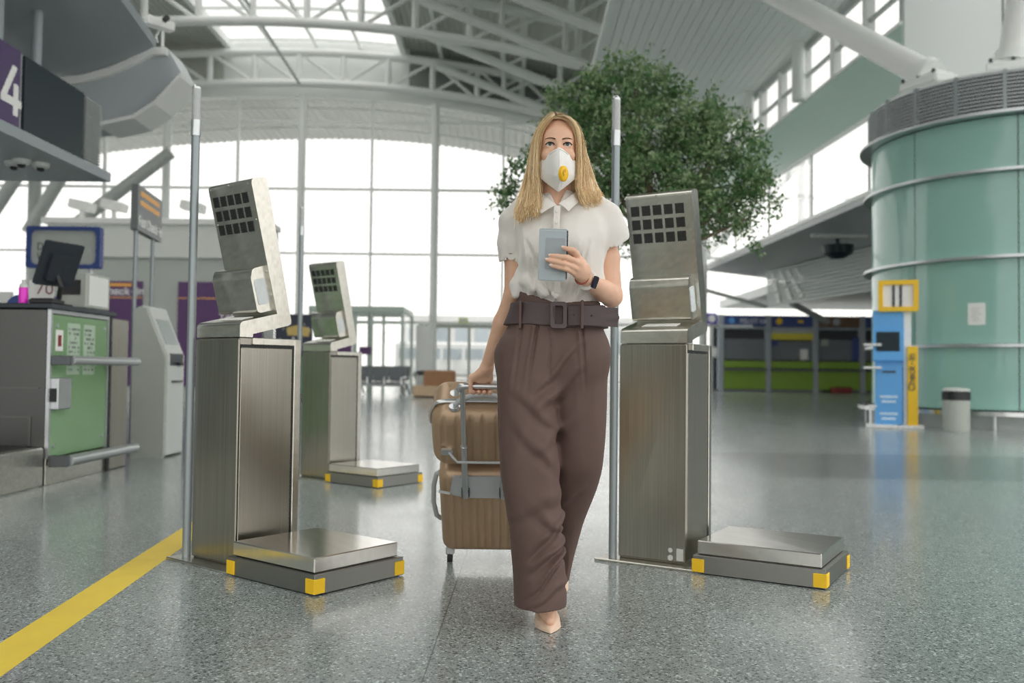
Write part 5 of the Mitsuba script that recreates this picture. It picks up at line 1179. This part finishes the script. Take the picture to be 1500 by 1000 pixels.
part('flap', extr(rrect(WW * .96, WH * .17, .004, WW / 2, WH * .10), .002, Mw), 'wallet_blue', wl)
part('zip', extr(sbox(WW - .002, WH * .04, WW + .003, WH * .97), .012, Mw @ T2(0, 0, -.012)), 'dark_plastic', wl)
part('stitching', [extr(sbox(WW * .03 + i * WW * .065, WH * .955, WW * .07 + i * WW * .065, WH * .965), .0012, Mw) for i in range(14)], 'plastic_light', wl)
# ---------------------------------------------------------------- the two cases she pulls, leaning towards her
LEAN = math.radians(39)
LS, LN = np.array([0, -math.sin(LEAN), math.cos(LEAN)]), np.array([0, -math.cos(LEAN), -math.sin(LEAN)])   # up the case; out of its handle side
LO = np.array([-.112, 4.235, .045])
ML = mat4((1, 0, 0), LS, -LN * -1, LO)                # local x, s, n
def LP(x, s, n): return LO + np.array([x, 0, 0]) + LS * s + LN * n
mk('bronze', P(cl(lambda p, n, uv: mix((.40, .275, .17), (.47, .33, .215), fbm(p.x * 6, p.y * 6, p.z * 6))), .34, .35, clearcoat=.3))
mk('case_grey', P((.40, .42, .425), .4)); mk('case_silver', P((.62, .63, .64), .25, .8))
def shell(x0, x1, s0, s1, n0, n1, rc, rib, pitch, name, par, re=.05, bulge=0.0):
    """A ribbed hard shell: rounded sections across, drawn in towards both ends."""
    N, K = 220, 26; W2, D2 = (x1 - x0) / 2, (n1 - n0) / 2
    base = rrect(2 * W2, 2 * D2, rc, n=10).exterior; tt = np.linspace(0, 1, N, endpoint=False)
    pts = np.array([base.interpolate(t, normalized=True).coords[0] for t in tt])
    nxt, prv = np.roll(pts, -1, 0), np.roll(pts, 1, 0); tg = nxt - prv; tg /= np.linalg.norm(tg, axis=1, keepdims=True); nr = np.c_[tg[:, 1], -tg[:, 0]]
    if (nr * pts).sum() < 0: nr = -nr
    rings = []
    for q in np.linspace(0, 1, K):
        e = .5 - .5 * math.cos(PI * q); s = s0 + (s1 - s0) * e; dist = min(s - s0, s1 - s)
        ins = re - math.sqrt(max(re ** 2 - max(re - dist, 0) ** 2, 0)); fade = min(1, max(0, (dist - .02) / .03))
        ph = np.abs(((pts[:, 0] / pitch) % 1) - .5) * 2
        dsp = -ins - rib * fade * (ph > .72) * (np.abs(nr[:, 1]) > .6) + bulge * (1 - (2 * e - 1) ** 2)
        c_ = pts + nr * dsp[:, None]
        rings.append([LP((x0 + x1) / 2 + a, s, (n0 + n1) / 2 + b) for a, b in c_])
    v = np.array(rings).reshape(-1, 3); f = []
    j = np.arange(N); j2 = (j + 1) % N
    for i in range(K - 1): f.append(np.vstack([np.c_[i * N + j, i * N + j2, (i + 1) * N + j2], np.c_[i * N + j, (i + 1) * N + j2, (i + 1) * N + j]]))
    c0, c1 = len(v), len(v) + 1; v = np.vstack([v, np.mean(rings[0], 0), np.mean(rings[-1], 0)])
    f.append(np.c_[j * 0 + c0, j2, j]); f.append(np.c_[j * 0 + c1, (K - 1) * N + j, (K - 1) * N + j2])
    m = tm(v, np.vstack(f)); m.fix_normals()
    return part(name, m, 'bronze', par, smooth=35)
sc = thing('suitcase', 'large ribbed bronze trolley case, lower of the two, its pull handle in her hand', 'suitcase')
shell(-.20, .20, 0, .515, -.24, 0, .05, .006, .0335, 'shell', sc)
rp = part('handle_recess', extr(Polygon([(-.135, .515), (-.150, .42), (-.135, .40), (-.07, .385), (.07, .385), (.135, .40), (.150, .42), (.135, .515)]).buffer(-.008).buffer(.008), .008, mat4((1, 0, 0), LS, np.cross((1, 0, 0), LS), LP(0, 0, .003) if np.dot(np.cross((1, 0, 0), LS), LN) > 0 else LP(0, 0, .011))), 'case_grey', sc)
for x in (-.082, .082):
    part('socket', cyl(LP(x, .40, .012), LP(x, .45, .014), .018, 16), 'dark_plastic', rp, smooth=40)
    part('rod', [cyl(LP(x, .40, .020), LP(x, .70, .026), .0135, 16), cyl(LP(x, .70, .026), LP(x, .71, .026), .015, 16)], 'alu', sc, smooth=40)
    part('inner_rod', cyl(LP(x, .70, .026), None, .0105, 16) if False else cyl(LP(x, .70, .026), np.array([LO[0] + x * 1.0, GR[1], GR[2]]), .0105, 16), 'alu', sc, smooth=40)
gp_ = part('grip', sweep([(LO[0] - .082 - .012, GR[1] + .012, GR[2] - .015), (LO[0] - .082 - .008, GR[1], GR[2] - .001), (LO[0] - .07, GR[1], GR[2] + .001), (LO[0] + .07, GR[1], GR[2] + .001), (LO[0] + .09, GR[1], GR[2] - .001), (LO[0] + .094, GR[1] + .012, GR[2] - .015)], [.014, .0145, .0125, .0125, .0145, .014], 16), 'case_silver', sc, smooth=True)
for x in (-.165, .165):
    wh = part('wheel', cyl((LO[0] + x - .012, 4.255, .026), (LO[0] + x + .012, 4.255, .026), .025, 20), 'rubber', sc, smooth=40)
    part('fork', [box(LO[0] + x - .02, LO[0] + x + .02, 4.235, 4.30, .035, .075, .008)], 'case_grey', wh)
part('side_handle', sweep([LP(-.205, .14, -.09), LP(-.225, .16, -.09), LP(-.236, .25, -.09), LP(-.230, .36, -.09), LP(-.215, .43, -.09), LP(-.20, .44, -.09)], .011, 10), 'case_grey', sc, smooth=True)
part('corner_clip', [bar(LP(-.20, .415, .001), LP(-.15, .405, .004), .006, .012)], 'case_grey', sc)
bg = thing('beauty_case', 'smaller ribbed bronze case strapped on top of the large trolley case', 'suitcase')
shell(-.215, .215, .535, .865, -.25, -.005, .06, .006, .055, 'shell', bg, .075, .006)
zp = [LP(*q) for q in [(.222, .74, -.09), (.222, .80, -.085), (.205, .845, -.08), (.16, .868, -.075), (.0, .874, -.075), (-.16, .868, -.075), (-.205, .845, -.08), (-.222, .80, -.085), (-.222, .74, -.09)]]
part('zip_band', sweep(fine(np.array(zp), 40), .007, 8, flat=1.8), 'case_silver', bg, smooth=True)
for n_ in (-.05, -.13):
    part('carry_handle', sweep(fine(np.array([LP(x, s, n_) for x, s in ((-.12, .855), (-.105, .885), (-.06, .915), (0, .925), (.06, .915), (.105, .885), (.12, .855))]), 24), .0095, 10, flat=1.4), 'case_grey', bg, smooth=True)
    for x in (-.12, .12): part('handle_mount', lathe([(0, 0), (.026, 0), (.024, .012), (.01, .018), (0, .018)], 20).apply_transform(mat4((1, 0, 0), np.cross(LS, (1, 0, 0)), LS, LP(x, .855, n_))), 'case_silver', bg, smooth=40)
stp = part('fixing_strap', sweep([LP(-.15, .66, .0), LP(-.14, .655, .018), LP(-.11, .635, .044), LP(.11, .635, .044), LP(.14, .655, .018), LP(.15, .66, .0)], .008, 8, flat=.7), 'case_grey', bg, smooth=True)
part('strap_buckle', [extr(rrect(.05, .03, .006), .014, mat4((1, 0, 0), LS, np.cross((1, 0, 0), LS), LP(x, .66, 0))) for x in (-.155,)], 'case_silver', bg)
